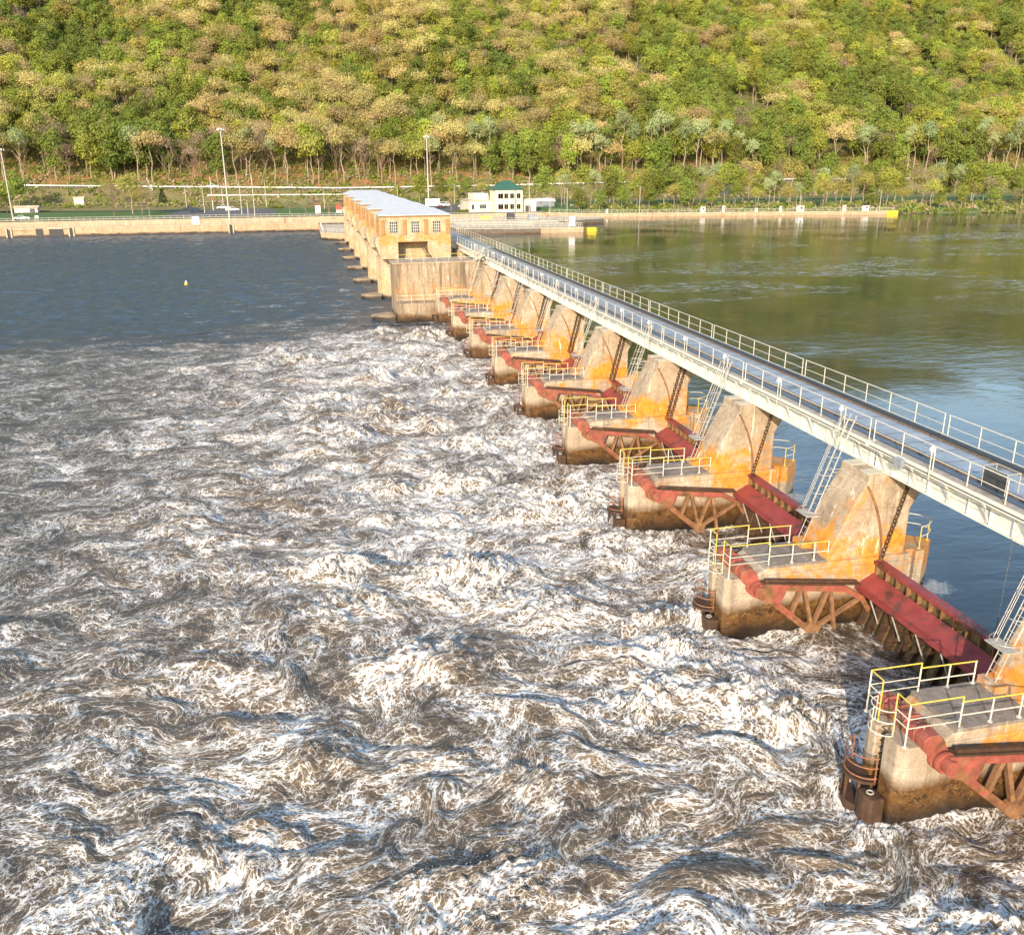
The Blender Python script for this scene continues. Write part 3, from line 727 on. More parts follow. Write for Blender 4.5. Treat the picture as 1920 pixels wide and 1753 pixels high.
# streaks trailing off the piers beyond the white water
tr = sstep(.08,.42,pn(Xg/9+5,Yg/1.6+2)+.3*pn(Xg/2,Yg/.7))*sstep(-60,14,Xg)*(1-act)
foam += tr*.55*sstep(300,140,Yg)
foam = np.clip(foam,0,1.2)
m = NT('white_water'); at = m.n('Attribute', attribute_name='warp'); W = at.outputs['Vector']; P = m.pos()
fo = m.n('Attribute', attribute_name='foam').outputs['Fac']; ve = m.n('Attribute', attribute_name='vein').outputs['Fac']
cr = m.n('Attribute', attribute_name='crest').outputs['Fac']; ac = m.n('Attribute', attribute_name='act').outputs['Fac']
def fil(scale, wd, dist, rough=.62, det=5):
    n_ = m.noise(W, scale, det, rough, dist)
    return m.mapr(m.math('ABSOLUTE', m.math('SUBTRACT', n_, .5)), wd, 0., 0., 1.)
def web(scale, wd, jit):
    wn = m.n('TexNoise'); wn.inputs['Scale'].default_value = scale*1.1; wn.inputs['Detail'].default_value = 4; wn.inputs['Roughness'].default_value = .52; m.l(W, wn.inputs['Vector'])
    v2 = m.n('VectorMath', operation='MULTIPLY_ADD'); m.l(wn.outputs['Color'], v2.inputs[0]); v2.inputs[1].default_value = (jit/scale,)*3; m.l(W, v2.inputs[2])
    v = m.n('TexVoronoi', feature='DISTANCE_TO_EDGE'); v.inputs['Scale'].default_value = scale; m.l(v2.outputs[0], v.inputs['Vector'])
    return m.mapr(v.outputs['Distance'], wd, 0.)
f1 = fil(.45,.014,.5,.58,6); f2 = fil(1.2,.022,.5,.58,6); f3 = fil(3.2,.036,.5,.6,4)
g1 = web(.70,.036,1.5); g2 = web(1.8,.062,1.4); g3 = web(4.6,.10,1.3)
msk = m.noise(W, .42, 5, .6, .4); msk2 = m.noise(W, 1.3, 4, .6, .2)
puff = m.noise(W, 2.2, 6, .72, .3); fine = m.noise(P, 8.5, 5, .72, .4)
L_ = f1
for f_, k_ in ((f2,.95),(f3,.60),(g1,1.0),(g2,.92),(g3,.50)): L_ = m.math('MAXIMUM', L_, m.math('MULTIPLY', f_, k_))
sumL = m.math('ADD', m.math('ADD', m.math('MULTIPLY', f2, .3), m.math('MULTIPLY', g2, .3)), m.math('MULTIPLY', m.math('ADD', f3, g3), .14))
L_ = m.math('ADD', m.math('MULTIPLY', L_, .75), sumL)
vary = m.math('ADD', msk, m.math('MULTIPLY', msk2, .5))
gain = m.math('MULTIPLY', m.mapr(fo, .05, .95, .05, 1.45), m.mapr(vary, .60, .92, .45, 1.25))
tex = m.math('ADD', m.math('MULTIPLY', fine, .6), m.math('MULTIPLY', puff, .4))
pt = m.mapr(m.math('ADD', vary, m.math('MULTIPLY', m.math('SUBTRACT', fo, .70), .75)), .72, .98)
pt = m.math('MULTIPLY', pt, m.mapr(tex, .44, .60))
s_ = m.math('ADD', m.math('MULTIPLY', L_, gain), m.math('MULTIPLY', pt, .55))
s_ = m.math('MULTIPLY', s_, m.mapr(tex, .38, .55, .62, 1.08))
fm = m.mapr(s_, .30, .92)
thin = m.mapr(m.math('ADD', m.math('MULTIPLY', s_, .6), m.math('MULTIPLY', vary, .8)), .40, 1.05)                      # aerated, paler water round the foam
jt = m.n('Attribute', attribute_name='jet').outputs['Fac']
wc = m.mix(m.math('MULTIPLY', m.math('MULTIPLY', thin, m.mapr(fo,.1,.7)), m.mapr(jt,0,.8,.50,1.)), (.038,.037,.034), (.27,.18,.095))
wc = m.mix(m.math('MULTIPLY', ac, 1.0), (.050,.074,.098), wc)
m.col(wc); m.rough(m.mapr(thin, 0, 1, .10, .34)); m.p.inputs['IOR'].default_value = 1.42
fb = m.n('BsdfPrincipled'); m.setin(fb.inputs['Base Color'], m.mix(m.mapr(fine,.35,.6), (.60,.585,.55), (.85,.835,.80))); fb.inputs['Roughness'].default_value = .85
fb.inputs['Specular IOR Level'].default_value = .2
ms = m.n('MixShader'); m.l(fm, ms.inputs[0]); m.l(m.p.outputs[0], ms.inputs[1]); m.l(fb.outputs[0], ms.inputs[2]); m.l(ms.outputs[0], m.out.inputs[0])
rp = m.noise(m.vmul(P,(1,1.3,1)), 2.6, 6, .62, .4)
hh = m.math('ADD', m.math('MULTIPLY', rp, .6), m.math('MULTIPLY', fine, .35)); hh = m.math('ADD', hh, m.math('MULTIPLY', fm, .25))
far_ = m.noise(m.vmul(P,(.75,1.2,1)), 1.1, 5, .65, .3)
hh = m.math('ADD', hh, m.math('MULTIPLY', far_, m.mapr(ac, 0, 1, 5.5, 0)))
bn = m.bump(hh, .75, .16); m.l(bn.outputs[0], fb.inputs['Normal'])
warp = np.stack([mx_, my_, np.zeros_like(mx_)], -1)
wo = grid_mesh('river_water', Xg, Yg, H, m.m, {'warp':warp,'foam':foam,'vein':vein,'crest':crest,'act':act,'jet':np.clip(jet+.0,0,1)})
tag(wo, kind='structure')
# thrown spray: many small drops over the breaking crests
dr = np.random.default_rng(3); cand = np.argwhere((crest*jet*act > .55) & (Yg < 75) & (calm < .3))
sel = cand[dr.integers(0, len(cand), 5200)]
sv, sf = [], []
tet = np.array([(1,1,1),(1,-1,-1),(-1,1,-1),(-1,-1,1)])*.6
for i, j in sel:
    x, y, z = Xg[i,j], Yg[i,j], H[i,j]; p = np.array([x+dr.normal(0,.12), y+dr.normal(0,.12), z+.02+abs(dr.normal(0,.16))*crest[i,j]])
    n0 = len(sv); rr = dr.uniform(.008,.022)
    sv += [tuple(p+t*rr) for t in tet]; sf += [(n0,n0+1,n0+2),(n0,n0+3,n0+1),(n0,n0+2,n0+3),(n0+1,n0+3,n0+2)]
me = bpy.data.meshes.new('spray'); me.from_pydata(sv,[],sf); me.update(); me.materials.append(plain('spray_white',(.85,.83,.8),.8,0,.05,1,None,(0,0,0),0))
so = bpy.data.objects.new('spray', me); COL.objects.link(so); tag(so, 'white spray drops thrown above the breaking water', 'spray', kind='stuff')

# ------------------------------------------------------------------ the pool above the dam
UP = 1.7
mu = NT('pool_water'); P = mu.pos()
a1 = mu.noise(mu.vmul(P,(.55,1.,1)), .55, 3, .5, .3); a2 = mu.noise(mu.vmul(P,(.6,1.2,1)), 1.7, 4, .55, .3); a3 = mu.noise(P, .05, 3, .5)
calmf = mu.mapr(a3, .40, .62, .15, .8)
big_ = mu.noise(mu.vadd(mu.vmul(P,(.018,.035,1)),(4,2,0)), 1., 5, .6, .6); thr = mu.noise(mu.vmul(P,(.35,1.1,1)), 1.1, 8, .72, .8)
fm = mu.math('MULTIPLY', mu.mapr(big_, .53, .62), mu.mapr(thr, .50, .62))
px_, py_, pz_ = mu.sep(P)
band = mu.math('MULTIPLY', mu.mapr(py_,95,135,0,1,True), mu.mapr(py_,290,200,0,1,True))
fm = mu.math('MULTIPLY', mu.mapr(mu.math('ADD', big_, mu.math('MULTIPLY', band, .085)), .56, .66), mu.mapr(thr, .50, .62))
yy_ = mu.math('MULTIPLY', mu.math('SUBTRACT', mu.math('FRACT', mu.math('DIVIDE', mu.math('SUBTRACT', py_, 34.2-6.55), 13.1)), .5), 13.1)
dd = mu.math('SQRT', mu.math('ADD', mu.math('POWER', mu.math('SUBTRACT', px_, 29.2), 2.), mu.math('POWER', mu.math('MULTIPLY', yy_, 1.2), 2.)))
wk = mu.math('MULTIPLY', mu.mapr(dd, 1.6, .3, 0, 1), mu.mapr(py_, 127, 124))
wk = mu.mapr(mu.math('ADD', mu.noise(P, 2.6, 7, .7, .6), mu.math('MULTIPLY', wk, .35)), .66, .82)
fm = mu.math('MAXIMUM', fm, wk)
mu.col(mu.mix(mu.math('MULTIPLY',fm,.6), (.015,.025,.030), (.55,.58,.58))); mu.rough(mu.mapr(fm,0,1,.045,.5)); mu.p.inputs['IOR'].default_value = 1.5
h_ = mu.math('ADD', mu.math('MULTIPLY', a1, 1.0), mu.math('MULTIPLY', a2, .45)); h_ = mu.math('MULTIPLY', h_, calmf)
mu.bump(h_, .32, .22)
b = MB()
b.add([(25.98,-10,UP),(700,-10,UP),(700,262,UP),(470,262,UP),(280,330,UP),(230,345,UP),(112,370,UP),(100,372,UP),(47,372,UP),(47,276,UP),(25.98,276,UP)], [tuple(range(11))])
pw = b.build('pool_water', mu.m); tag(pw, kind='structure')
tag(MB().add([(-200,327.5,.15),(47,327.5,.15),(47,361.5,.15),(-200,361.5,.15)],[(0,1,2,3)]).build('lock_water', mu.m), kind='structure')
tag(MB().add([(-300,4,.004),(-260,326.5,.004),(-120,326.5,.004)],[(0,2,1)]).build('side_water', mu.m), kind='structure')
tag(MB().box(-700,1200,-300,1500,-9,-8).build('river_bed', plain('river_mud',(.06,.045,.03),.9)), kind='structure')
# ------------------------------------------------------------------ terrain beyond the river
def interp(x, xs, ys):
    if x<=xs[0]: return ys[0]
    for i in range(1,len(xs)):
        if x<=xs[i]:
            t=(x-xs[i-1])/(xs[i]-xs[i-1]); return ys[i-1]+t*(ys[i]-ys[i-1])
    return ys[-1]
def hwz(X): return interp(X,(-300,-134,-60,21,100,155,274,413,700),(14,13.1,11.6,10.1,10.5,11.3,12,11.6,11.2))
def shore(X): return interp(X,(-300,98,110,280,600),(361,361,348.5,317.5,262))
def sm(a,b,x):
    t=min(1,max(0,(x-a)/(b-a))); return t*t*(3-2*t)
def tz(X,Y):
    s=shore(X); h=hwz(X)
    low=3.2 if X<98 else 1.0+3.2*sm(0,16,Y-s)
    if Y<s-.01: return -4.0
    z=low+(5.4-low)*sm(432,448,Y)
    z+=(h-5.4)*sm(458,471,Y)
    z+=8.0*sm(484,506,Y)
    if Y>500:
        u=Y-500
        z+=u*.50*sm(0,14,u)
        a=sm(20,140,u)
        z+=a*(7*math.sin(X/46+Y/90)+5*math.sin(X/23-Y/60+2)+3*math.sin(X/12.5+Y/31))
        c=47-(Y-560)*.32
        z-=a*16*math.exp(-((X-c)/26)**2)
        z+=a*10*math.exp(-((X-c-70)/60)**2)
    return z
xs = np.concatenate([np.linspace(-420,-180,25)[:-1], np.linspace(-180,480,221)[:-1], np.linspace(480,1000,40)])
t_ = [0,.02,.5,1.2,2.5,4,6,9,12,16]
rows = []
yl = [0.0,.3,2,4,6,8,11,14,18,24,32]
absY = list(np.arange(400,430,6))+list(np.arange(430,510,2.))+list(np.arange(510,1000,9.))
XX, YY, ZZ = [], [], []
for yi in yl: rows.append(('s', yi))
for ya in absY: rows.append(('a', ya))
for typ, v in rows:
    rx, ry, rz_ = [], [], []
    for x in xs:
        y = shore(x)+v if typ == 's' else float(v)
        rx.append(x); ry.append(y); rz_.append(tz(x,y) + (.12*math.sin(x*1.7+y)*math.sin(y*.9) if y > 486 else 0))
    XX.append(rx); YY.append(ry); ZZ.append(rz_)
mg = NT('hill_ground'); P = mg.pos(); x,y,z = mg.sep(P)
n1 = mg.noise(P,.05,6,.6); n2 = mg.noise(P,.35,6,.65); n3 = mg.noise(P,2.2,4,.6)
grass = mg.mix(mg.mapr(n3,.3,.7), (.045,.115,.018), (.085,.135,.028))
dry = mg.mix(mg.mapr(n2,.35,.65), (.22,.155,.07), (.12,.12,.035))
orange = mg.mix(mg.mapr(n2,.38,.60), (.34,.155,.065), (.17,.11,.04))
c = mg.mix(mg.mapr(mg.math('ADD', n2, mg.mapr(y,420,440,0,.25)), .60,.68), grass, dry)
c = mg.mix(mg.mapr(y, 473, 476), c, orange)
c = mg.mix(mg.math('MULTIPLY', mg.mapr(n2,.42,.55), mg.mapr(y,476,520)), c, (.12,.13,.03))
c = mg.mix(mg.mapr(mg.math('ADD',y,mg.math('MULTIPLY',n2,30)), 512, 540), c, mg.mix(mg.mapr(n2,.4,.6),(.15,.14,.045),(.09,.10,.03)))
ef = mg.math('ADD', y, mg.math('MULTIPLY', x, .182))   # low bank along the pool on the right
c = mg.mix(mg.math('MULTIPLY', mg.mapr(ef,376,370), mg.mapr(x,96,100)), c, mg.mix(mg.mapr(n3,.4,.6),(.42,.31,.20),(.25,.17,.10)))
mg.col(c); mg.rough(.95); mg.bump(n3,.5,.3)
g = grid_mesh('hill_terrain', np.array(XX), np.array(YY), np.array(ZZ), mg.m, {}); tag(g, kind='structure')

def ribbon(name, mat, xs_, ycen, half, dz, kind='structure'):
    b = MB(); vs = []
    for x in xs_:
        yc = ycen(x) if callable(ycen) else ycen
        vs += [(x, yc-half, tz(x,yc)+dz), (x, yc+half, tz(x,yc)+dz)]
    n = len(xs_); b.add(vs, [(2*i,2*i+2,2*i+3,2*i+1) for i in range(n-1)])
    o = b.build(name, mat); tag(o, kind=kind); return o
HX = [-320+10*i for i in range(105)]
ribbon('highway', M['asphalt'], HX, 477.5, 4.6, .12)
rb = plain('railway_ballast', (.27,.19,.15), .9, 0, .3, 1.5, None, (0,0,0), .4)
ribbon('railway_bed', rb, HX, 453, 3.2, .25)
tr_ = MB()
for yy_ in (451.2,452.7,455.0,456.5):
    for i in range(len(HX)-1): tr_.bar((HX[i],yy_,tz(HX[i],453)+.38),(HX[i+1],yy_,tz(HX[i+1],453)+.38),.10,.16)
tag(tr_.build('railway_track', M['craner'], None, (0,453,5.6)), 'rusty twin railway tracks on ballast below the highway', 'railway')
# parking lot and drive, laid as thin sheets
def sheet(name, mat, pts, dz):
    cx = sum(p[0] for p in pts)/len(pts); cy = sum(p[1] for p in pts)/len(pts)
    b = MB().add([(x,y,3.2+dz) for x,y in pts], [tuple(range(len(pts)))]); o = b.build(name, mat); tag(o, kind='structure'); return o
sheet('parking_lot', M['asphalt'], [(-52,372),(-12,372),(-9,384),(-10,405),(-14,431),(-62,431),(-50,408)], .03)
sheet('yard_pavement', M['asphalt'], [(40,374),(78,374),(78,428),(40,430)], .03)
sheet('lock_esplanade', M['pale'], [(-150,362.2),(97,362.2),(97,368),(-150,368)], .03)
ln = MB()
for i in range(9): ln.box(-50+4*i,-49.85+4*i,418,424,3.238,3.242)
tag(ln.build('parking_markings', M['white']), kind='structure')
ribbon('drive', M['asphalt'], [-130+8*i for i in range(11)], lambda x: 437-.35*(x+130)*.4, 2.2, .2)

def guardrail(name, x0, x1, y, step, lab, dz=.0):
    b = MB(); p = MB(); x = x0
    while x < x1:
        xe = min(x+step, x1); za, zb = tz(x,y)+dz, tz(xe,y)+dz
        b.bar((x,y,za+.75),(xe,y,zb+.75),.06,.42); p.box(x-.1,x+.1,y+.05,y+.25,za-.4,za+.85); x = xe
    e = empty(name, (x0,y,tz(x0,y)), lab, 'guard rail')
    b.build('rail_beam', M['white'], e, (x0,y,tz(x0,y))); p.build('rail_posts', M['railw'], e, (x0,y,tz(x0,y)))
guardrail('guard_rail', -200, 620, 471.8, 5.5, 'long white guard rail along the highway at the hill foot')
guardrail('guard_rail', -42, 24, 463.5, 5, 'short lower guard rail climbing toward the gate houses')

# ------------------------------------------------------------------ lock walls
def wall_block(name, pts, z0, z1, mat, lab, cat='lock wall'):
    cx = sum(p[0] for p in pts)/len(pts); cy = sum(p[1] for p in pts)/len(pts); o = (cx,cy,0)
    e = empty(name, o, lab, cat)
    MB().extr(pts, z0, z1-.18).build('wall_body', mat, e, o)
    p2 = [(cx+(x-cx)*1.0+(.12 if x>cx else -.12), cy+(y-cy)+(.12 if y>cy else -.12)) for x,y in pts]
    MB().extr(p2, z1-.18, z1).build('coping', M['pale'], e, o)
    return e, o
def slots(e, o, xs_, y, z0, z1, w=.5):
    b = MB()
    for x in xs_: b.box(x,x+w,y-.06,y-.001,z0,z1)
    b.build('slot_shade_panel', M['black'], e, o)  # flat black strips stand for the shade inside the slots
e, o = wall_block('river_lock_wall', [(-200,326),(6,326),(6,328.6),(-200,328.6)], -4, 2.9, M['wall'], 'long low lock wall washed by the river at left')
b = MB()
for x in (-91.5,-72.8,-22.6): b.box(x-1.4,x-1.0,325.6,325.999,-1,2.9).box(x+.0,x+.4,325.6,325.999,-1,2.9)
b.build('slot_frame', M['pale'], e, o); slots(e, o, (-92.4,-73.7,-23.5), 326, -1, 2.7, .9)
b = MB().box(-84.0,-81.9,325.85,325.999,-.8,2.55).box(-80.0,-75.8,325.8,325.999,-.6,2.4); b.build('culvert_shade_panel', M['black'], e, o)  # black panels on the wall face stand for shaded openings
MB().box(-80.4,-74.6,325.5,325.999,2.45,2.62).box(-92,-84,325.6,325.999,2.3,2.45).build('ledge', M['pale'], e, o)
b = MB(); x = -198
while x < 5: b.box(x,x+.06,325.97,325.999,-.5,2.7); x += 6.1
b.build('joint', M['rustdark'], e, o)
e, o = wall_block('land_lock_wall', [(-200,361),(98,361),(110,348),(232,326),(232.6,328.6),(111,351),(98.6,363.4),(-200,363.4)], -4, 3.0, M['wall'], 'long land side lock wall with guide wall reaching right along the pool')
long_rail('lock_railing', [(-125,326.3,2.9),(5.5,326.3,2.9)], 1.25, 2.3, M['railw'], 'white railing on the river lock wall at left', mids=(.5,), r=.055)
long_rail('lock_railing', [(-125,361.4,3.0),(50,361.4,3.0)], 1.25, 2.3, M['railw'], 'white railing along the land lock wall behind the first one', mids=(.5,), r=.055)
long_rail('lock_railing', [(98,361.5,3.0),(110,348.6,3.0),(231,326.4,3.0)], 1.2, 2.4, M['railw'], 'long white railing on the guide wall at right', mids=(.5,), r=.055)
ge = MB().box(224.5,232.8,325.1,328.9,0.8,3.06); ye = empty('painted_wall_end', (229,327,2), 'yellow painted end of the guide wall at far right', 'wall end')
MB().extr([(228.0,326.6),(232.4,325.75),(232.9,328.8),(228.5,329.7)],.5,3.05).build('yellow_cap', M['yellow'], ye, (229,327,2))
# abutment beyond the last gate house
e, o = wall_block('abutment_wall', [(5.8,287),(5.8,300),(6.05,326),(30,326),(46,300),(46,276),(24.3,276),(12.5,279.2)], -4, 2.2, M['wall'], 'concrete abutment between the last gate house and the lock')
long_rail('lock_railing', [(30,325,2.2),(6.6,325,2.2),(6.6,288,2.2),(13,280,2.2)], 1.15, 2.2, M['railw'], 'white railing round the abutment corner behind the gate houses', mids=(.5,), r=.05)
# upper lock platform, its shade put into the darker concrete colour
e, o = wall_block('upper_lock_platform', [(46,276.5),(46,300),(84,300),(84.6,274),(84.2,270),(60,271.5)], -2, 3.2, M['wallshade'], 'grey lock platform reaching into the calm pool behind the bridge')
b = MB().box(70.5,84.15,270.0,270.9,-2,3.15); MB().extr([(69,270.95),(84.15,269.95),(84.3,270.2),(69,271.2)],-2,3.15).build('painted_sun_corner', M['wall'], e, o)  # paler strip, sunlight on the corner put into its colour
long_rail('lock_railing', [(47,276.2,3.2),(60,272,3.2),(84,270.4,3.2),(84.2,290,3.2)], 1.15, 2.2, M['railw'], 'white railing along the edge of the grey lock platform', mids=(.5,), r=.05)
long_rail('lock_railing', [(47,296,3.2),(60,296,3.2),(83,283,3.2)], 1.15, 1.8, M['railw'], 'slanting white railing across the grey lock platform', mids=(.5,), r=.05)
tag(MB().add([(60,286,3.21),(66,278,3.21),(82,277,3.21),(66,294,3.21)],[(0,1,2,3)]).build('platform_paving', M['pale']), kind='structure')
e, o = wall_block('upper_lock_wall', [(46.2,300.2),(46.2,326),(86,326),(104,316),(104,310),(84,300.2)], -2, 3.4, M['wallshade'], 'upper lock wall block with machinery in front of the control house')
long_rail('lock_railing', [(47,300.6,3.4),(84,300.6,3.4),(103.6,310.4,3.4)], 1.15, 2.2, M['railw'], 'white railing on the upper lock block before the control house', mids=(.5,), r=.05)
long_rail('lock_railing', [(47,325,3.4),(86,325,3.4)], 1.15, 2.2, M['railw'], 'white railing of the chamber edge before the control house', mids=(.5,), r=.05)
mg_ = empty('miter_gate', (52,343,0), 'dark steel lock gate leaves closed across the chamber', 'lock gate')
MB().extr([(50,328.6),(53,344.5),(54,344.5),(51,328.6)],-2,3.6).extr([(50,361),(53,345),(54,345),(51,361)],-2,3.6).build('gate_leaf', M['darksteel'], mg_, (52,343,0))
MB().tube([(50,328.6,4.6),(53.5,344.8,4.6),(50,361,4.6)],.06).build('walkway_rail', M['railw'], mg_, (52,343,0))
for i,(x,y,w_,d,h,mat,lab) in enumerate(((62,312,4.2,1.5,1.2,'yellow','long yellow equipment housing on the lock before the control house'),(98,300,1,1,1,'yellow',''),(70,308,2.5,2,2.6,'darksteel','dark steel hoist machine on the upper lock block'),(77,305,3,2,1.9,'steeldeck','blue grey machinery cabin on the upper lock block'))):
    if not lab: continue
    z = 3.4; e = empty('equipment_housing', (x,y,z), lab, 'equipment')
    MB().box(x-w_/2,x+w_/2,y-d/2,y+d/2,z,z+h*.8).prism([(x-w_/2,z+h*.8),(x+w_/2,z+h*.8),(x+w_/2-.4,z+h),(x-w_/2+.4,z+h)],y-d/2,y+d/2).build('housing', M[mat], e, (x,y,z))
    MB().box(x-w_/2-.1,x+w_/2+.1,y-d/2-.1,y-d/2,z,z+.2).build('base', M['darksteel'], e, (x,y,z))
long_rail('lock_railing', [(48,308,3.4),(60,308,3.4),(84,316,3.4)], 1.15, 1.6, M['railw'], 'slanting white railing among the machinery of the upper lock', mids=(.5,), r=.06)
long_rail('lock_railing', [(47,281,3.2),(62,279,3.2),(70,276,3.2)], 1.15, 1.6, M['railw'], 'inner white railing of the grey lock platform', mids=(.5,), r=.06)
# yellow floating mooring bit at the platform corner
e = empty('floating_buoy', (88.5,273,UP), 'big yellow float moored at the corner of the grey lock platform', 'float')
MB().extr([(86.0,271.8),(88.8,271.6),(89.4,272.4),(88.9,273.8),(86.1,274.0)],UP-.6,UP+1.05).build('hull', M['yellow'], e, (88.5,273,UP))
MB().extr([(86.2,272.0),(88.7,271.8),(89.2,272.5),(88.7,273.6),(86.3,273.8)],UP+1.05,UP+1.2).build('deck', M['yellow'], e, (88.5,273,UP))
# signs and cabins
def board(name, x, y, z, w_, h, lab, mat='white', cat='sign', post=1.0, rows=4, ang=0):
    o = (x,y,z); e = empty(name, o, lab, cat)
    MB().box(x-w_/2,x+w_/2,y-.05,y+.05,z+post,z+post+h).build('panel', M[mat], e, o)
    MB().box(x-w_*.35,x-w_*.35+.12,y+.051,y+.15,z,z+post+h).box(x+w_*.35-.12,x+w_*.35,y+.051,y+.15,z,z+post+h).build('posts', M['galv'], e, o)
    return e
board('warning_sign', -34.2, 325.7, 2.6, 2.2, 2.6, 'large blank white board on the river lock wall railing', post=.4)
board('warning_sign', 80.6, 270.3, 3.2, 1.9, 2.9, 'large white board on the corner of the grey lock platform', post=.3)
board('small_sign', -92, 361.2, 3, 1.2, .9, 'small white box sign on the land wall railing at far left', post=1.2)
def cabin(x, y, z, w_, h, lab):
    o = (x,y,z); e = empty('control_cabin', o, lab, 'cabin', 'white cabins along the guide wall')
    MB().box(x-w_/2,x+w_/2,y-w_/2,y+w_/2,z,z+h).build('cabin_body', M['white'], e, o)
    MB().box(x-w_/2-.12,x+w_/2+.12,y-w_/2-.12,y+w_/2+.12,z+h,z+h+.14).build('roof', M['pale'], e, o)
    MB().box(x-w_*.25,x+w_*.25,y-w_/2-.03,y-w_/2-.001,z+.9,z+h*.85).build('window', M['glass'], e, o)
for i,(px,w_,h) in enumerate(((1334,1.5,2.1),(1374,.9,2.3),(1437,.8,1.4),(1482,.8,2.0),(1518,2.1,2.2),(1597,1.0,2.1),(1635,1.9,2.0),(1133-11,.6,1.4))):
    X = {1334:155.5,1374:163.6,1437:176.6,1482:186.2,1518:194,1597:211.5,1635:220}.get(px,118)
    Yw = 348-.18*(X-110)+1.3
    cabin(X, Yw, 3.0, w_, h, ('small white cabin on the guide wall, %s from the platform' % nth(i if i < 7 else 0).replace('nearest','first')) if i < 7 else 'low white box at the near end of the guide wall railing')
def infoboard(x, y, w_, h, mats, lab):
    z = tz(x,y); o = (x,y,z); e = empty('notice_board', o, lab, 'notice board')
    MB().box(x-w_/2,x-w_/2+.2,y,y+.2,z,z+h+.4).box(x+w_/2-.2,x+w_/2,y,y+.2,z,z+h+.4).build('posts', M['rust'], e, o)
    MB().prismx([(y-.5,z+h+.3),(y+.1,z+h+.8),(y+.7,z+h+.3)], x-w_/2-.3, x+w_/2+.3).build('roof', M['rust'], e, o)
    MB().box(x-w_/2+.2,x+w_/2-.2,y+.02,y+.12,z+h*.45,z+h).build('top_panel', M[mats[0]], e, o)
    MB().box(x-w_/2+.2,x+w_/2-.2,y+.02,y+.12,z+h*.05,z+h*.40).build('bottom_panel', M[mats[1]], e, o)
infoboard(7.1,377,2.4,3.2,('white','white'),'roofed notice board with two white panels beside the lawn')
infoboard(15.4,379,2.4,3.2,('redpaint','white'),'roofed notice board with a red upper panel near the gate houses')
infoboard(11.3,382,1.0,2.0,('rust','rust'),'small brown notice board between two larger roofed boards')
hb = MB(); rr = random.Random(4)

# ------------------------------------------------------------------ lamp posts
def mast(x, y, z0, ztop, lab):
    o = (x,y,z0); e = empty('light_mast', o, lab, 'light mast', 'tall floodlight masts')
    MB().cyl((x,y,z0),(x,y,ztop),.30,.15,8).build('pole', M['galv'], e, o)
    MB().cyl((x,y,ztop),(x,y,ztop+.25),.9,.9,12).build('head_ring', M['galv'], e, o)
    b = MB()
    for i in range(6):
        a = 2*PI*i/6; b.cyl((x+.95*math.cos(a),y+.95*math.sin(a),ztop-.35),(x+.95*math.cos(a),y+.95*math.sin(a),ztop+.2),.22,.12,8)
    b.build('lamp', M['white'], e, o)
mast(-100.7,364.5,3.2,27.5,'tall light mast at the far left edge of the lock')
mast(-23.4,327.5,2.9,33.0,'tall light mast rising beside the river lock wall, left of the gate houses')
mast(49.8,364.6,3.2,31.8,'tall light mast rising behind the nearest gate house roof')
def lamp(x, y, h, lab, arm=.9):
    z = tz(x,y) if not (326 < y < 361 and x < 90) else 3.2
    o = (x,y,z); e = empty('street_lamp', o, lab, 'street lamp', 'thin lamp posts')
    b = MB().cyl((x,y,z),(x,y,z+h),.15,.09,6)
    b.tube([(x,y,z+h),(x-arm,y,z+h+.1)],.06,5).build('pole', M['galv'], e, o)
    MB().box(x-arm-.5,x-arm+.05,y-.16,y+.16,z+h+.02,z+h+.18).build('lamp_head', M['galv'], e, o)
for x,y,h,lab in ((-49.4,439.9,9.5,'lamp post left of the dark parked trucks'),(-38.1,399.7,11.0,'lamp post right of the dark parked trucks'),(-33.5,439,9.5,'lamp post behind the white parked pickups'),
        (-22.6,385.6,12.5,'lamp post at the right end of the parking lot'),(-17.2,376,15,'tallest thin post at the parking lot kerb'),(-14.5,437.5,10.5,'lamp post beside the low hedge'),(10.9,420.4,8,'lamp post behind the notice boards'),
        (-20.2,385,5.5,'short post next to the parking lot entry'),(45,436,9,'lamp post behind the far gate houses'),(72,437,9,'lamp post behind the round brown tree'),(69.5,372,5.5,'short lamp post between brown tree and control house'),
        (84.5,340,13.5,'lamp post right of the control house'),(95,349,13,'lamp post on the lawn right of the control house'),(104,356,11,'lamp post where the guide wall begins'),(131,346.5,12.0,'lamp post standing on the guide wall behind the railing'),(194.5,335.5,9.5,'lamp post on the guide wall beside the widest cabin'),(226,329,9.5,'lamp post near the yellow wall end')):
    lamp(x,y,h,lab)
fp = empty('flag_pole', (-36.6,422.5,3.2), 'red and white banded pole beside the white parked pickups', 'pole')
MB().cyl((-36.6,422.5,3.2),(-36.6,422.5,17),.14,.08,6).build('pole_shaft', M['white'], fp, (-36.6,422.5,3.2))
MB().cyl((-36.6,422.5,7.5),(-36.6,422.5,9.6),.22,n=6).build('red_band', M['redpaint'], fp, (-36.6,422.5,3.2))
fp = empty('signal_mast', (-60,464,9), 'white railway signal mast by the highway guard rail at left', 'signal mast')
MB().cyl((-66.5,468,8.5),(-69.0,468,16.5),.2,.12,6).build('pole_shaft', M['white'], fp, (-60,464,9))
b = MB()
for i in range(3): b.box(-67.0-.4*i,-66.3-.4*i,467.7,468.3,9.3+1.5*i,10.3+1.5*i)
b.build('signal_heads', M['white'], fp, (-60,464,9))

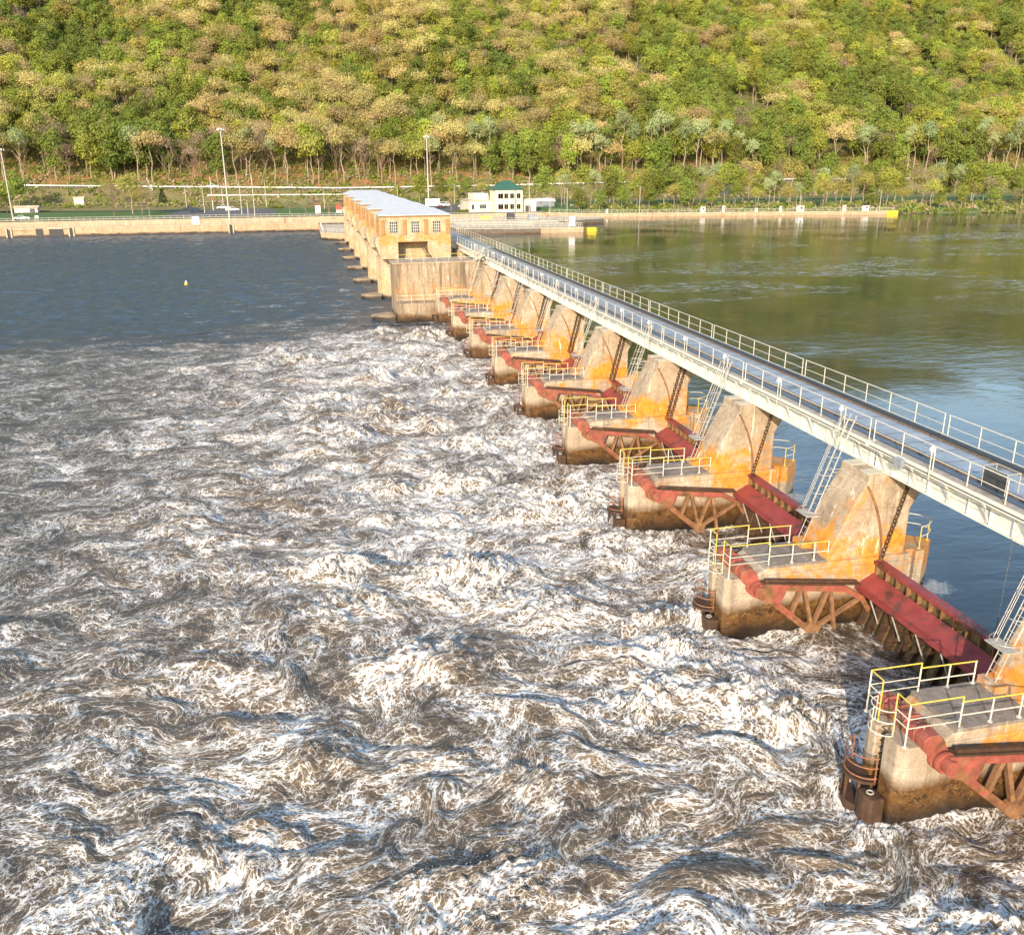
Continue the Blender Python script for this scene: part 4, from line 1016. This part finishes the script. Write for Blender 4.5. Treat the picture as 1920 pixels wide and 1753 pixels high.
# ------------------------------------------------------------------ vehicles
def paint(n, c): return plain(n, c, .3, .0, .05, 1, None, (0,0,0), 0)
VP = {'white':paint('white_car_paint',(.78,.78,.76)),'navy':paint('navy_car_paint',(.035,.05,.075)),'maroon':paint('maroon_car_paint',(.12,.05,.06)),'silver':paint('silver_car_paint',(.45,.47,.5))}
def vehicle(kind, x, y, rz, colr, lab, cat):
    z = tz(x,y)+.04 if y < 470 else tz(x,477.5)+.14
    e = empty(kind, (x,y,z), lab, cat); e.rotation_euler = (0,0,rz); O = (0,0,0)
    def put(mb, n, mt, par=e):
        o = mb.build(n, mt, par, O); return o
    L, Wd = {'pickup_truck':(5.6,1.95),'box_truck':(8.2,2.4),'van':(5.2,1.95)}.get(kind,(4.6,1.8))
    if kind == 'pickup_truck': prof = [(-2.8,.45),(2.8,.45),(2.8,1.0),(2.6,1.1),(1.35,1.18),(-2.8,1.18)]; cab = [(1.35,1.18),(.75,1.82),(-.75,1.84),(-.95,1.18)]
    elif kind == 'box_truck': prof = [(2.0,.5),(4.1,.5),(4.1,1.5),(3.7,1.6),(2.0,1.6)]; cab = [(3.7,1.6),(3.2,2.5),(2.0,2.5),(2.0,1.6)]
    elif kind == 'van': prof = [(-2.6,.4),(2.6,.4),(2.6,1.0),(1.9,1.15),(-2.6,1.15)]; cab = [(1.9,1.15),(1.2,1.95),(-2.5,2.0),(-2.6,1.15)]
    else: prof = [(-2.3,.35),(2.3,.35),(2.3,.75),(1.2,.92),(-2.3,.95)]; cab = [(1.2,.92),(.5,1.42),(-1.2,1.44),(-1.95,.95)]
    bo = put(MB().prism(prof,-Wd/2,Wd/2),'body',VP[colr])
    bv = bo.modifiers.new('bevel','BEVEL'); bv.width=.08; bv.segments=2
    put(MB().prism(cab,-Wd/2+.12,Wd/2-.12),'cabin',VP[colr])
    (x0,z0),(x1,z1),(x2,z2),(x3,z3) = cab
    g = MB().prism([(x0-.16,z0+.08),(x1-.02,z1-.12),(x2+.12,z2-.12),(x3+.2,z3+.08)],-Wd/2+.09,Wd/2-.09)
    g.add([(x0+.02,-Wd/2+.22,z0+.08),(x1+.03,-Wd/2+.22,z1-.06),(x1+.03,Wd/2-.22,z1-.06),(x0+.02,Wd/2-.22,z0+.08)],[(0,1,2,3)])
    put(g,'windows',M['glass'])
    if kind == 'box_truck': put(MB().box(-4.1,1.9,-1.25,1.25,.9,3.9),'cargo_box',M['white'])
    for wx_ in (-L*.32, L*.32):
        for wy_ in (-Wd/2, Wd/2-.22): put(MB().cyl((wx_,wy_-.02,.36),(wx_,wy_+.24,.36),.36,n=12),'wheel',M['tyre'])
for v in (('pickup_truck',-46.5,425,.15,'navy','dark blue pickup parked behind another dark pickup','pickup truck'),('pickup_truck',-41.8,407,.15,'navy','dark blue pickup parked nearest the lock railing','pickup truck'),
          ('pickup_truck',-33.0,431,PI+.1,'white','white pickup parked beside the red banded pole','pickup truck'),('pickup_truck',-27.8,410,.1,'white','white pickup parked just right of the tall light mast','pickup truck'),
          ('pickup_truck',-40.5,477.5,0,'white','white truck driving on the highway above the parking lot','pickup truck'),
          ('box_truck',59,412,.2,'white','white box truck parked behind the gate house roofs','box truck'),('van',66.0,424,-1.4,'white','white van facing the river beside the box truck','van'),
          ('parked_car',60.5,403,.3,'maroon','maroon car parked before the white box truck','car'),('parked_car',71.5,409,.2,'white','white car parked behind the short lamp post','car'),('parked_car',75.2,413,.2,'silver','silver car parked beside the control house corner','car'),
          ('parked_car',105,392,.2,'silver','silver car parked beside the pale tent at right','car'),('pickup_truck',-99,368,.3,'white','white truck at the foot of the far left light mast','pickup truck')):
    vehicle(*v)

# ------------------------------------------------------------------ control house
def house():
    o = (80,372,3.2); e = empty('control_house', o, 'cream two storey control house with green hipped roof', 'building')
    z = 3.2
    wl = MB().box(76.4,87.6,363.6,374.5,z,z+8.6).build('tower_wall', M['cream'], e, o)
    v = [(75.8,363,z+8.62),(88.2,363,z+8.62),(88.2,375.1,z+8.62),(75.8,375.1,z+8.62),(80.6,368.5,z+12.2),(83.4,369.5,z+12.2)]
    MB().add(v,[(3,2,1,0),(0,1,5,4),(1,2,5),(2,3,4,5),(3,0,4)]).build('roof', M['greenroof'], e, o)
    b = MB().box(62.9+4,76.38,370,392,z,z+4.3); b.build('wing_wall', M['cream'], e, o)
    MB().box(66.6,76.6,369.7,392.3,z+4.3,z+4.55).build('flat_roof', M['pale'], e, o)
    MB().box(69.8,75.9,375,388,z+4.55,z+7.0).build('wing_wall', M['cream'], e, o)
    MB().box(87.62,93.8,366,376,z,z+4.8).build('wing_wall', M['cream'], e, o)
    MB().box(87.5,94.0,365.8,376.2,z+4.8,z+5.0).build('flat_roof', M['pale'], e, o)
    for zz, in ((z+5.3,),(z+1.2,)):
        for x0 in (77.6,80.1,82.5,85.2): window(e, o, x0, x0+(1.5 if x0 != 77.6 else 2.0), 363.56, zz, zz+1.9, 2, 1)
    window(e, o, 71.3, 73.9, 369.95, z+1.3, z+2.9, 3, 1); window(e, o, 68.0, 69.0, 369.95, z+1.0, z+2.9, 1, 1)
    MB().box(84.2,84.7,363.3,363.58,z,z+8.6).build('drain_pipe', M['steeldeck'], e, o)
    MB().box(89.3,91.5,365.9,365.99,z,z+2.4).build('door', M['darksteel'], e, o)
house()
e = empty('tent_shelter', (101,386,4), 'pale blue sided shelter behind the lamp posts right of the control house', 'shelter'); o = (101,386,4)
MB().box(96.5,106.5,384,389,4.0,6.3).build('side_panel', M['steeldeck'], e, o)
MB().prismx([(383.4,6.3),(386.5,7.6),(389.6,6.3)],96,107).build('roof', M['white'], e, o)
e = empty('railway_hut', (-95,446,5.2), 'small cream hut beside the tracks at left', 'hut'); o = (-95,446,5.2)
MB().box(-97,-93,444.5,447.5,5.2,8.2).build('wall', M['cream'], e, o); MB().prismx([(444.2,8.2),(446,9.0),(447.8,8.2)],-97.3,-92.7).build('roof', M['pale'], e, o)
e = empty('storage_shed', (-113,431,3.6), 'low grey white shed under the far left trees', 'shed'); o = (-113,431,3.6)
MB().box(-117.5,-108.5,429,433,3.3,5.2).build('wall', M['railw'], e, o); MB().prismx([(428.6,5.2),(431,6.1),(433.4,5.2)],-118,-108).build('roof', M['pale'], e, o); MB().box(-111.5,-109.5,428.9,428.99,3.4,4.9).build('door', M['darksteel'], e, o)
e = empty('track_building', (215,448,5), 'dark building with a pale window hidden among the right hand trees', 'building'); o = (215,448,5)
MB().box(210,222,446,452,4.5,11.5).build('wall', M['darksteel'], e, o); MB().prismx([(445.5,11.5),(449,13.2),(452.5,11.5)],209.5,222.5).build('roof', M['rustdark'], e, o); window(e, o, 213,216,445.9,6.5,9.8,2,1)
# small buoy in the tailwater
e = empty('channel_buoy', (-22.4,183.9,0), 'small yellow and white buoy floating in the dark tailwater', 'buoy'); o = (-22.4,183.9,0)
MB().cyl((-22.4,183.9,-.3),(-22.4,183.9,.35),.32,n=12).build('float', M['yellow'], e, o); MB().cyl((-22.4,183.9,.35),(-22.4,183.9,.8),.20,.06,10).build('cone', M['white'], e, o)
# ------------------------------------------------------------------ trees
def leafmat(name, a, b, var=.18):
    m = NT(name); P = m.n('TexCoord').outputs['Object']; oi = m.n('ObjectInfo').outputs['Random']
    n = m.noise(P, .9, 4, .6); c = m.mix(m.mapr(n,.35,.65), a, b)
    h = m.n('HueSaturation'); m.l(c, h.inputs['Color'])
    m.setin(h.inputs['Hue'], m.mapr(oi,0,1,.478,.522)); m.setin(h.inputs['Value'], m.mapr(m.math('FRACT',m.math('MULTIPLY',oi,7.3)),0,1,1-var*1.6,1+var*1.3))
    m.l(h.outputs[0], m.p.inputs['Base Color']); m.rough(.75); m.p.inputs['Specular IOR Level'].default_value = .15
    tr = m.n('BsdfTranslucent'); m.l(h.outputs[0], tr.inputs['Color'])
    ms = m.n('MixShader'); ms.inputs[0].default_value = .32; m.l(m.p.outputs[0], ms.inputs[1]); m.l(tr.outputs[0], ms.inputs[2]); m.l(ms.outputs[0], m.out.inputs[0])
    return m.m
KIND = {
 'bright': (leafmat('bright_green_leaves',(.370,.400,.070),(.285,.325,.055)), 'bright green'),
 'mid': (leafmat('mid_green_leaves',(.290,.330,.060),(.225,.265,.050)), 'mid green'),
 'dark': (leafmat('deep_green_leaves',(.230,.275,.055),(.175,.215,.046)), 'deep green'),
 'tan': (leafmat('budding_oak_leaves',(.560,.470,.200),(.460,.380,.150)), 'golden budding'),
 'olive': (leafmat('olive_leaves',(.430,.395,.110),(.345,.315,.085)), 'olive yellow'),
 'silver': (leafmat('silvery_leaves',(.420,.470,.230),(.310,.370,.170)), 'silvery green'),
 'bare': (leafmat('bare_twigs',(.440,.340,.230),(.340,.255,.170)), 'leafless tan'),
}
BARK = plain('pale_bark', (.34,.27,.19), .9, 0, .3, 1.2, None, (0,0,0), 0)
def crown_mesh(name, seed, rx, rz_, zc, lobes, per, leaf, mat, loose=.25, shape='round'):
    per = int(per*1.6); leaf = leaf*.74
    r = np.random.default_rng(seed); V = []; 
    for i in range(lobes):
        d = r.normal(size=3); d /= np.linalg.norm(d); d[2] = d[2] if shape != 'round' or d[2] > -.3 else -d[2]*.6
        k = r.uniform(.45,.78)
        c = np.array([d[0]*rx*k, d[1]*rx*k, zc + d[2]*rz_*k]); lr = rx*r.uniform(.30,.46)
        if shape == 'tall': tt = (c[2]-zc)/rz_; c[:2] *= (1-.55*max(0,tt))
        q = r.normal(size=(per,3)); q /= np.linalg.norm(q,axis=1)[:,None]
        q[:,2] = np.where(q[:,2] < -.35, -q[:,2], q[:,2])
        p = c + q*lr*(1+r.normal(size=(per,1))*loose)*np.array([1,1,.8])
        nrm = q + r.normal(size=(per,3))*.38; nrm /= np.linalg.norm(nrm,axis=1)[:,None]
        a = np.cross(nrm, r.normal(size=(per,3))); a /= np.linalg.norm(a,axis=1)[:,None]; b = np.cross(nrm,a)
        s = leaf*r.uniform(.6,1.3,(per,1)); s2 = s*r.uniform(.5,1,(per,1))
        V.append(np.stack([p-a*s*.5, p-b*s2*.5, p+a*s*.5, p+b*s2*.5],1).reshape(-1,3))
    V = np.concatenate(V); n = len(V)//4; me = bpy.data.meshes.new(name)
    me.vertices.add(len(V)); me.vertices.foreach_set('co', V.astype(np.float32).ravel())
    me.loops.add(len(V)); me.loops.foreach_set('vertex_index', np.arange(len(V),dtype=np.int32))
    me.polygons.add(n); me.polygons.foreach_set('loop_start', np.arange(0,len(V),4,dtype=np.int32)); me.polygons.foreach_set('loop_total', np.full(n,4,dtype=np.int32))
    me.update(calc_edges=True); me.materials.append(mat); return me
def trunk_mb(seed, h, r0, spread, nlimb=6, bend=.04, top=.75):
    r = random.Random(seed); b = MB(); pts = [Vector((0,0,-1.2))]
    for i in range(1,5): pts.append(Vector((r.uniform(-bend,bend)*h, r.uniform(-bend,bend)*h, h*top*i/4)))
    for i in range(4): b.cyl(pts[i], pts[i+1], r0*(1-.20*i), r0*(1-.20*(i+1)), 6)
    for i in range(nlimb):
        t = r.uniform(.45,.98); k = min(3,int(t*4)); p = pts[k].lerp(pts[k+1], t*4-k)
        a = r.uniform(0,2*PI); L = spread*r.uniform(.6,1); q = p+Vector((math.cos(a)*L, math.sin(a)*L, L*r.uniform(.5,1.1)))
        b.cyl(p, q, r0*.38, r0*.12, 5)
    return b
def bare_mesh(seed, h, r0, mat):      # forked leafless tree, twigs as thin blades
    r = random.Random(seed); b = MB()
    def br(p, d, L, rad, lev):
        q = p+d*L; b.cyl(p, q, rad, rad*.62, 5 if lev < 2 else 3)
        if lev >= 5: return
        for i in range(3 if lev < 4 else 4):
            nd = (d + Vector((r.uniform(-1,1),r.uniform(-1,1),r.uniform(-.15,.55)))*.62).normalized(); br(q if i else p.lerp(q,.7), nd, L*r.uniform(.55,.8), rad*.58, lev+1)
    br(Vector((0,0,-.8)), Vector((r.uniform(-.15,.15),r.uniform(-.15,.15),1)).normalized(), h*.30, r0, 0)
    return b
# prototypes: (trunk mesh, crown mesh) in metres
PROTO = {}
def proto(kind, seed, **kw):
    mat = KIND[kind][0]
    if kind == 'bare':
        tr = bare_mesh(seed, 13, .20, mat).build('trunk', mat); cr = crown_mesh('crown_twigs', seed, 3.6, 4.2, 9.0, 16, 26, .42, mat, .5)
    else:
        tr = trunk_mb(seed, kw.get('h',14), kw.get('r0',.22), kw.get('spread',3), top=kw.get('top',.8)).build('trunk', BARK)
        cr = crown_mesh('crown_'+kind, seed, kw['rx'], kw['rz'], kw['zc'], kw['lobes'], kw['per'], kw['leaf'], mat, kw.get('loose',.22), kw.get('shape','round'))
    me = tr.data; bpy.data.objects.remove(tr)
    PROTO.setdefault(kind, []).append((me, cr))
for s_ in range(3):
    proto('bright', 10+s_, rx=4.3, rz=6.4, zc=9.0, lobes=30, per=46, leaf=.80, shape='tall')
    proto('mid', 20+s_, rx=4.5, rz=6.2, zc=8.7, lobes=30, per=46, leaf=.80, shape='tall' if s_ else 'round')
    proto('dark', 30+s_, rx=4.2, rz=6.4, zc=8.4, lobes=30, per=44, leaf=.80, shape='tall')
    proto('tan', 40+s_, rx=5.4, rz=4.1, zc=10.2, lobes=26, per=40, leaf=.62, loose=.34)
    proto('olive', 50+s_, rx=4.9, rz=5.4, zc=9.2, lobes=30, per=40, leaf=.70, loose=.28)
    proto('silver', 60+s_, rx=4.0, rz=6.4, zc=14.5, lobes=20, per=36, leaf=.70, loose=.38, h=21, r0=.30, spread=3.5)
    proto('bare', 70+s_)
def kind_at(x, y, r):
    n = float(pn(np.array([x/48.]), np.array([y/60.+4]))[0]) + .5*float(pn(np.array([x/17.+9]), np.array([y/21.]))[0])
    px = x - .32*(y-500)
    tanp = .24 + .34*math.exp(-((px-10)/90)**2) - .20*sm(150,330,px) + n*.60
    if math.exp(-((x-(47-(y-560)*.32))/20)**2) > .55 and y > 560: tanp -= .3
    u = r.random()
    if u < tanp: return 'tan' if r.random() < .74 else 'olive'
    u = r.random(); v = n + r.uniform(-.3,.3)
    if u < .05: return 'bare'
    if v < -.18: return 'dark'
    if v < .12: return 'mid'
    return 'bright' if u < .72 else 'olive'
rt = random.Random(21)
def cam_ang(x, y): return math.degrees(math.atan2(x, y) - YW)
spots = []
y = 490.0
while y < 800:
    stp = 9.4
    x0, x1 = -math.tan(math.radians(19.5))*y, math.tan(math.radians(46.0))*y
    x = x0 + rt.uniform(0, stp)
    while x < x1:
        xx, yy2 = x+rt.uniform(-2.6,2.6), y+rt.uniform(-2.6,2.6)
        bald = float(pn(np.array([xx/30.+2]), np.array([yy2/45.+7]))[0]) > (.47 if xx > 210 else .80)
        if not bald: spots.append((xx, yy2))
        x += stp*rt.uniform(.85,1.15)
    y += stp*.80
spots.sort(key=lambda p: p[1])
ROOTS = []
def zone(x, y):
    a = cam_ang(x, y)
    for lim, txt in ((-27,'above the far left mast'),(-23.5,'just right of the left mast'),(-20,'behind the forked willow'),(-17.2,'behind the parked trucks'),(-14.8,'around the second light mast'),(-11,'right of the second light mast'),
                     (-8,'above the notice boards'),(-5.5,'above the gate house roofs'),(-3.2,'behind the third light mast'),(-.6,'above the round brown tree'),(1.6,'above the control house'),(4.5,'above the pale shelter'),(8,'above the yellow float'),
                     (11.5,'above the guide wall start'),(15,'above the dark hidden building'),(18.5,'above the widest white cabin'),(22,'above the last white cabin'),(25.5,'above the yellow wall end'),(90,'above the bare right bank')):
        if a < lim: return txt
ZC = {}
WORD = ['one','two','three','four','five','six','seven','eight','nine','ten']
def put_tree(kind, x, y, sc, lab=None, group='trees on the wooded hill', sz=None, z=None):
    tm, cm = PROTO[kind][rt.randrange(3)]
    zz = tz(x,y) if z is None else z
    nm = {'silver':'cottonwood_tree','tan':'oak_tree','bare':'bare_tree'}.get(kind,'leafy_tree')
    if lab is None:
        zn = zone(x,y); k = (kind, zn); ZC[k] = ZC.get(k,0)+1
        row = 'in the front row' if y < 495 else 'in the second row' if y < 502 else 'in the third row' if y < 508 else 'in a higher row'
        lab = '%s tree %s %s, %s from left' % (KIND[kind][1], row, zn, '#%d')
        lab = (lab, (kind, row, zn))
    e = empty(nm, (x,y,zz), 'x', 'tree', group); e.rotation_euler = (0,0,rt.uniform(0,6.28)); s = sc; e.scale = (s, s, s*(sz or rt.uniform(.9,1.12)))
    for n_, me in (('trunk',tm),('crown',cm)):
        o = bpy.data.objects.new(n_, me); COL.objects.link(o); o.parent = e
    if isinstance(lab, tuple): ROOTS.append((e, lab, math.atan2(x,y)))
    else: e['label'] = lab
    return e
# -- trees of the flat and along the pool bank, each where the photo has it
bank = []
flat = [('olive',-66,401,1.15,'big spreading willow with yellow green crown beside the lock at left'),('bare',-69.5,381,1.05,'leafless forked tree left of the big willow'),('bare',-57.5,387,1.0,'tangled leafless tree right of the big willow'),
 ('olive',-62,396,.75,'smaller olive tree leaning out of the willow clump'),('mid',-121,432,1.0,'green tree at the far left behind the light mast foot'),('dark',-126,424,.95,'dark green tree at the far left edge, nearest the lock'),('mid',-119,444,1.1,'taller green tree behind the far left shed'),('dark',-129,441,1.0,'deep green tree at the far left edge behind another'),
 ('bright',55,434,.98,'tall bright green poplar behind the gate house roofs'),('mid',45.5,440,.55,'small round green tree left of the tall poplar'),('dark',66,443,.85,'dark green tree right of the third light mast'),('mid',72,446,.80,'mid green tree behind the round brown tree'),
 ('mid',80,449,.75,'green tree left of the control house roof'),('bare',84,444,.6,'small leafless tree beside the control house wing'),('bare',102,372,.55,'small forked leafless tree before the pale shelter'),('bare',98,374,.5,'low leafless tree left of the forked one by the shelter'),
 ('olive',88,452,.6,'olive bushy tree behind the control house'),('bare',94,466,.8,'brown leafless tree at the guard rail over the control house'),('bare',8,398,.45,'thin bare tree behind the notice boards'),('olive',-83,449,.7,'thin olive tree beside the cream railway hut')]
for kd, x, y, s_, lab in flat: put_tree(kd, x, y, s_, lab, 'trees on the flat beside the lock')
round_ = put_tree('tan', 61.7, 383, .58, 'round brown budding tree between box truck and control house', 'trees on the flat beside the lock', .95)
BLO = leafmat('pale_blossom',(.52,.48,.30),(.34,.34,.17)); bl = crown_mesh('crown_blossom', 91, 3.1, 1.9, 3.7, 20, 40, .42, BLO, .35)
for i,(x,y) in enumerate(((-3.9,379),(2.4,377))):
    e = empty('blossom_tree', (x,y,3.2), 'pale blossoming crab apple on the lawn, %s of the pair' % ('left' if i==0 else 'right'), 'tree', 'blossom trees on the lawn')
    t_ = trunk_mb(5+i, 4, .16, 1.6).build('trunk', BARK, e, (0,0,0)); c_ = bpy.data.objects.new('crown', bl); COL.objects.link(c_); c_.parent = e; c_.rotation_euler = (0,0,i*2)
# conifer
CON = leafmat('conifer_needles',(.030,.055,.022),(.018,.035,.015)); r = np.random.default_rng(8); V = []
for i in range(900):
    t = r.random()**.7; h = 6.8*(1-t); rad = 2.3*t*r.uniform(.7,1.05)+.1; a = r.uniform(0,6.28); p = np.array([rad*math.cos(a),rad*math.sin(a),h*.95+.5]); d = np.array([math.cos(a),math.sin(a),-.45])*.45; q = np.array([-math.sin(a),math.cos(a),0])*.22
    V += [p-q, p+d, p+q]
me = bpy.data.meshes.new('crown'); me.from_pydata([tuple(v) for v in V],[],[(3*i,3*i+1,3*i+2) for i in range(900)]); me.update(); me.materials.append(CON)
e = empty('conifer_tree', (-60.0,446,tz(-60,446)), 'small dark cone shaped conifer left of the parked trucks', 'tree'); MB().cyl((0,0,-.3),(0,0,6.6),.18,.04,6).build('trunk', BARK, e, (0,0,0)); o = bpy.data.objects.new('crown', me); COL.objects.link(o); o.parent = e
def hedge(x0, x1, y, h, lab, mat=None):
    r = np.random.default_rng(int(abs(x0*7))); n = int((x1-x0)*70); c = np.stack([r.uniform(x0,x1,n), y+r.normal(0,.45,n), 3.3+np.abs(r.normal(0,h*.5,n)).clip(0,h)],1); d1 = r.normal(size=(n,3))*.2; d2 = r.normal(size=(n,3))*.2
    V = np.stack([c-d1,c-d2,c+d1,c+d2],1).reshape(-1,3)
    me = bpy.data.meshes.new('hedge'); me.from_pydata([tuple(v) for v in V],[],[(4*i,4*i+1,4*i+2,4*i+3) for i in range(n)]); me.update(); me.materials.append(mat or KIND['dark'][0])
    o = bpy.data.objects.new('hedge', me); COL.objects.link(o); tag(o, lab, 'hedge')
hedge(-13.5,-7,434,1.0,'low dark hedge at the end of the parking lot')
hedge(62,68,371.5,.8,'low hedge at the kerb below the round brown tree'); hedge(71,75.5,372,1.0,'low hedge against the control house wing')
# pool bank woods at right
brow = [('mid','bank'),('bright',''),('olive',''),('bare',''),('mid',''),('dark',''),('bright',''),('bare',''),('silver',''),('mid','')]
x = 110; cnt = {}
while x < 470:
    for off, smin, smax in ((9, .62, .90), (21, .80, 1.15), (36, .95, 1.3), (58, 1.05, 1.4)):
        xx = x+rt.uniform(-3.2,3.2); yy2 = shore(xx)+off+rt.uniform(-3,3)
        if yy2 > 446 and yy2 < 461: continue
        if yy2 > 466 or (off < 30 and rt.random() < .12): continue
        if cam_ang(xx,yy2) > 31: continue
        if abs(xx-113-.6*(yy2-380)) < 5 : continue
        kd = rt.choice(['mid','mid','dark','bright','olive','olive','bare','bare','mid','silver'])
        k = kd; cnt[k] = cnt.get(k,0)+1
        near_ = {9:'at the pool edge',21:'in the second row behind the pool edge',36:'in the third row behind the pool edge',58:'farthest back from the pool edge'}[off]
        e = put_tree(kd, xx, yy2, rt.uniform(smin,smax)*(.72 if kd=='silver' else 1), ('%s tree %s, %s from left' % (KIND[kd][1], near_, '#%d'), (kd, near_, 'bank')), 'trees along the pool bank')
    x += 7.6
# front trees of the hill become individuals, the rest one wood
budget = 296 - len([1 for o in bpy.data.objects if o.get('category') == 'tree' and not o.parent])
inview = [p for p in spots if -30.8 < cam_ang(*p) < 31]
front = set(inview[:budget]); rest = [p for p in spots if p not in front]
for (x,y) in inview[:budget]:
    kd = kind_at(x, y, rt)
    if y < 503:
        u = rt.random(); kd = 'silver' if u < (.30 if x > 90 else .12) else ('bare' if u < .36 and x < 60 or u > .95 else kd)
    put_tree(kd, x, y, rt.uniform(1.15,1.6)*(1.05 if kd != 'silver' else .90), sz=rt.uniform(1.0,1.3))
seq = {}
for e, (lab, key), a in sorted(ROOTS, key=lambda t: t[2]):
    k = key; seq[k] = seq.get(k,0)+1
tot = dict(seq); seq = {}
for e, (lab, key), a in sorted(ROOTS, key=lambda t: t[2]):
    seq[key] = seq.get(key,0)+1
    e['label'] = (lab % 0).replace('#0', ['first','second','third','fourth','fifth','sixth','seventh','eighth','ninth','tenth','eleventh','twelfth','thirteenth','fourteenth','fifteenth','sixteenth'][seq[key]-1] if seq[key] <= 16 else 'number %d' % seq[key]) if tot[key] > 1 else lab.split(', #')[0]
# the wood: one object, crowns scattered by instancing the same kinds
src = {}
for kd, L in PROTO.items():
    c = bpy.data.collections.new('source_'+kd); src[kd] = c
    for i, (tm, cm) in enumerate(L):
        me = bpy.data.meshes.new('wood_'+kd)
        bmv = []; import bmesh
        bm = bmesh.new(); bm.from_mesh(tm); n1 = len(bm.faces); bm.from_mesh(cm); bm.faces.ensure_lookup_table()
        for f in bm.faces[n1:]: f.material_index = 1
        bm.to_mesh(me); bm.free(); me.materials.append(tm.materials[0]); me.materials.append(cm.materials[0])
        c.objects.link(bpy.data.objects.new('wood_'+kd, me))
kinds = list(PROTO); pts, kk, rs, sc_ = [], [], [], []
for (x,y) in rest:
    pts.append((x,y,tz(x,y)-.3)); kk.append(kinds.index(kind_at(x,y,rt))); rs.append(rt.uniform(0,6.28)); sc_.append(rt.uniform(1.15,1.65))
me = bpy.data.meshes.new('hill_wood'); me.from_pydata(pts,[],[]); me.update()
for nm_, typ, arr in (('kd','INT',kk),('rot','FLOAT',rs),('sc','FLOAT',sc_)):
    at = me.attributes.new(nm_, typ, 'POINT'); at.data.foreach_set('value', arr)
wood = bpy.data.objects.new('hill_wood', me); COL.objects.link(wood); tag(wood, 'dense spring woodland covering the hillside above the highway', 'woodland', kind='stuff')
ng = bpy.data.node_groups.new('scatter', 'GeometryNodeTree'); ng.interface.new_socket('Geometry', in_out='INPUT', socket_type='NodeSocketGeometry'); ng.interface.new_socket('Geometry', in_out='OUTPUT', socket_type='NodeSocketGeometry')
gi = ng.nodes.new('NodeGroupInput'); go = ng.nodes.new('NodeGroupOutput'); jn = ng.nodes.new('GeometryNodeJoinGeometry')
def named(n, t):
    a = ng.nodes.new('GeometryNodeInputNamedAttribute'); a.data_type = t; a.inputs['Name'].default_value = n; return a.outputs['Attribute']
cb = ng.nodes.new('ShaderNodeCombineXYZ'); ng.links.new(named('rot','FLOAT'), cb.inputs[2])
for i, kd in enumerate(kinds):
    ip = ng.nodes.new('GeometryNodeInstanceOnPoints'); ci = ng.nodes.new('GeometryNodeCollectionInfo'); ci.inputs['Collection'].default_value = src[kd]
    ci.inputs['Separate Children'].default_value = True; ci.inputs['Reset Children'].default_value = True
    cp = ng.nodes.new('FunctionNodeCompare'); cp.data_type = 'INT'; cp.operation = 'EQUAL'; ng.links.new(named('kd','INT'), cp.inputs[2]); cp.inputs[3].default_value = i
    ng.links.new(gi.outputs[0], ip.inputs['Points']); ng.links.new(cp.outputs[0], ip.inputs['Selection']); ng.links.new(ci.outputs[0], ip.inputs['Instance'])
    ip.inputs['Pick Instance'].default_value = True; ng.links.new(cb.outputs[0], ip.inputs['Rotation']); ng.links.new(named('sc','FLOAT'), ip.inputs['Scale'])
    ng.links.new(ip.outputs[0], jn.inputs[0])
ng.links.new(jn.outputs[0], go.inputs[0]); md = wood.modifiers.new('scatter','NODES'); md.node_group = ng
# undergrowth on the cut bank and along the water: countless small bushes
r = np.random.default_rng(17); n = 26000
ux = np.concatenate([r.uniform(-170,470,n//2), r.uniform(-170,470,n//4), r.uniform(112,420,n//4)])
uy = np.concatenate([r.uniform(484,512,n//2), r.uniform(440,450,n//8), r.uniform(458,470,n//4-n//8), np.zeros(n//4)])
for i in range(n-n//4, n): uy[i] = shore(ux[i]) + 4 + abs(r.normal(0,16))
for nm_, kd, sel, dens in (('undergrowth','dark',slice(0,None,3),1),('undergrowth','bare',slice(1,None,3),1),('undergrowth','mid',slice(2,None,3),1)):
    cx, cy = ux[sel], uy[sel]; keep = pn(cx/9+(3 if kd=='mid' else 30), cy/9) > (-.02 if kd != 'mid' else .12); cx, cy = cx[keep], cy[keep]; k = len(cx)
    cz = np.array([tz(a,b) for a,b in zip(cx,cy)]); V = []
    for j in range(9):
        c = np.stack([cx+r.normal(0,1.3,k), cy+r.normal(0,.9,k), cz+np.abs(r.normal(0,.6,k))],1); d1 = r.normal(size=(k,3))*.30; d2 = r.normal(size=(k,3))*.30
        V.append(np.stack([c-d1,c-d2,c+d1,c+d2],1).reshape(-1,3))
    V = np.concatenate(V); nn = len(V)//4; me = bpy.data.meshes.new(nm_)
    me.vertices.add(len(V)); me.vertices.foreach_set('co', V.astype(np.float32).ravel()); me.loops.add(len(V)); me.loops.foreach_set('vertex_index', np.arange(len(V),dtype=np.int32))
    me.polygons.add(nn); me.polygons.foreach_set('loop_start', np.arange(0,len(V),4,dtype=np.int32)); me.polygons.foreach_set('loop_total', np.full(nn,4,dtype=np.int32)); me.update(calc_edges=True)
    me.materials.append(KIND[kd][0]); o = bpy.data.objects.new(nm_, me); COL.objects.link(o)
    tag(o, {'dark':'low deep green scrub on the cut bank and pool shore','bare':'dry leafless brush on the cut bank and pool shore','mid':'small green bushes on the cut bank and pool shore'}[kd], 'undergrowth', kind='stuff')
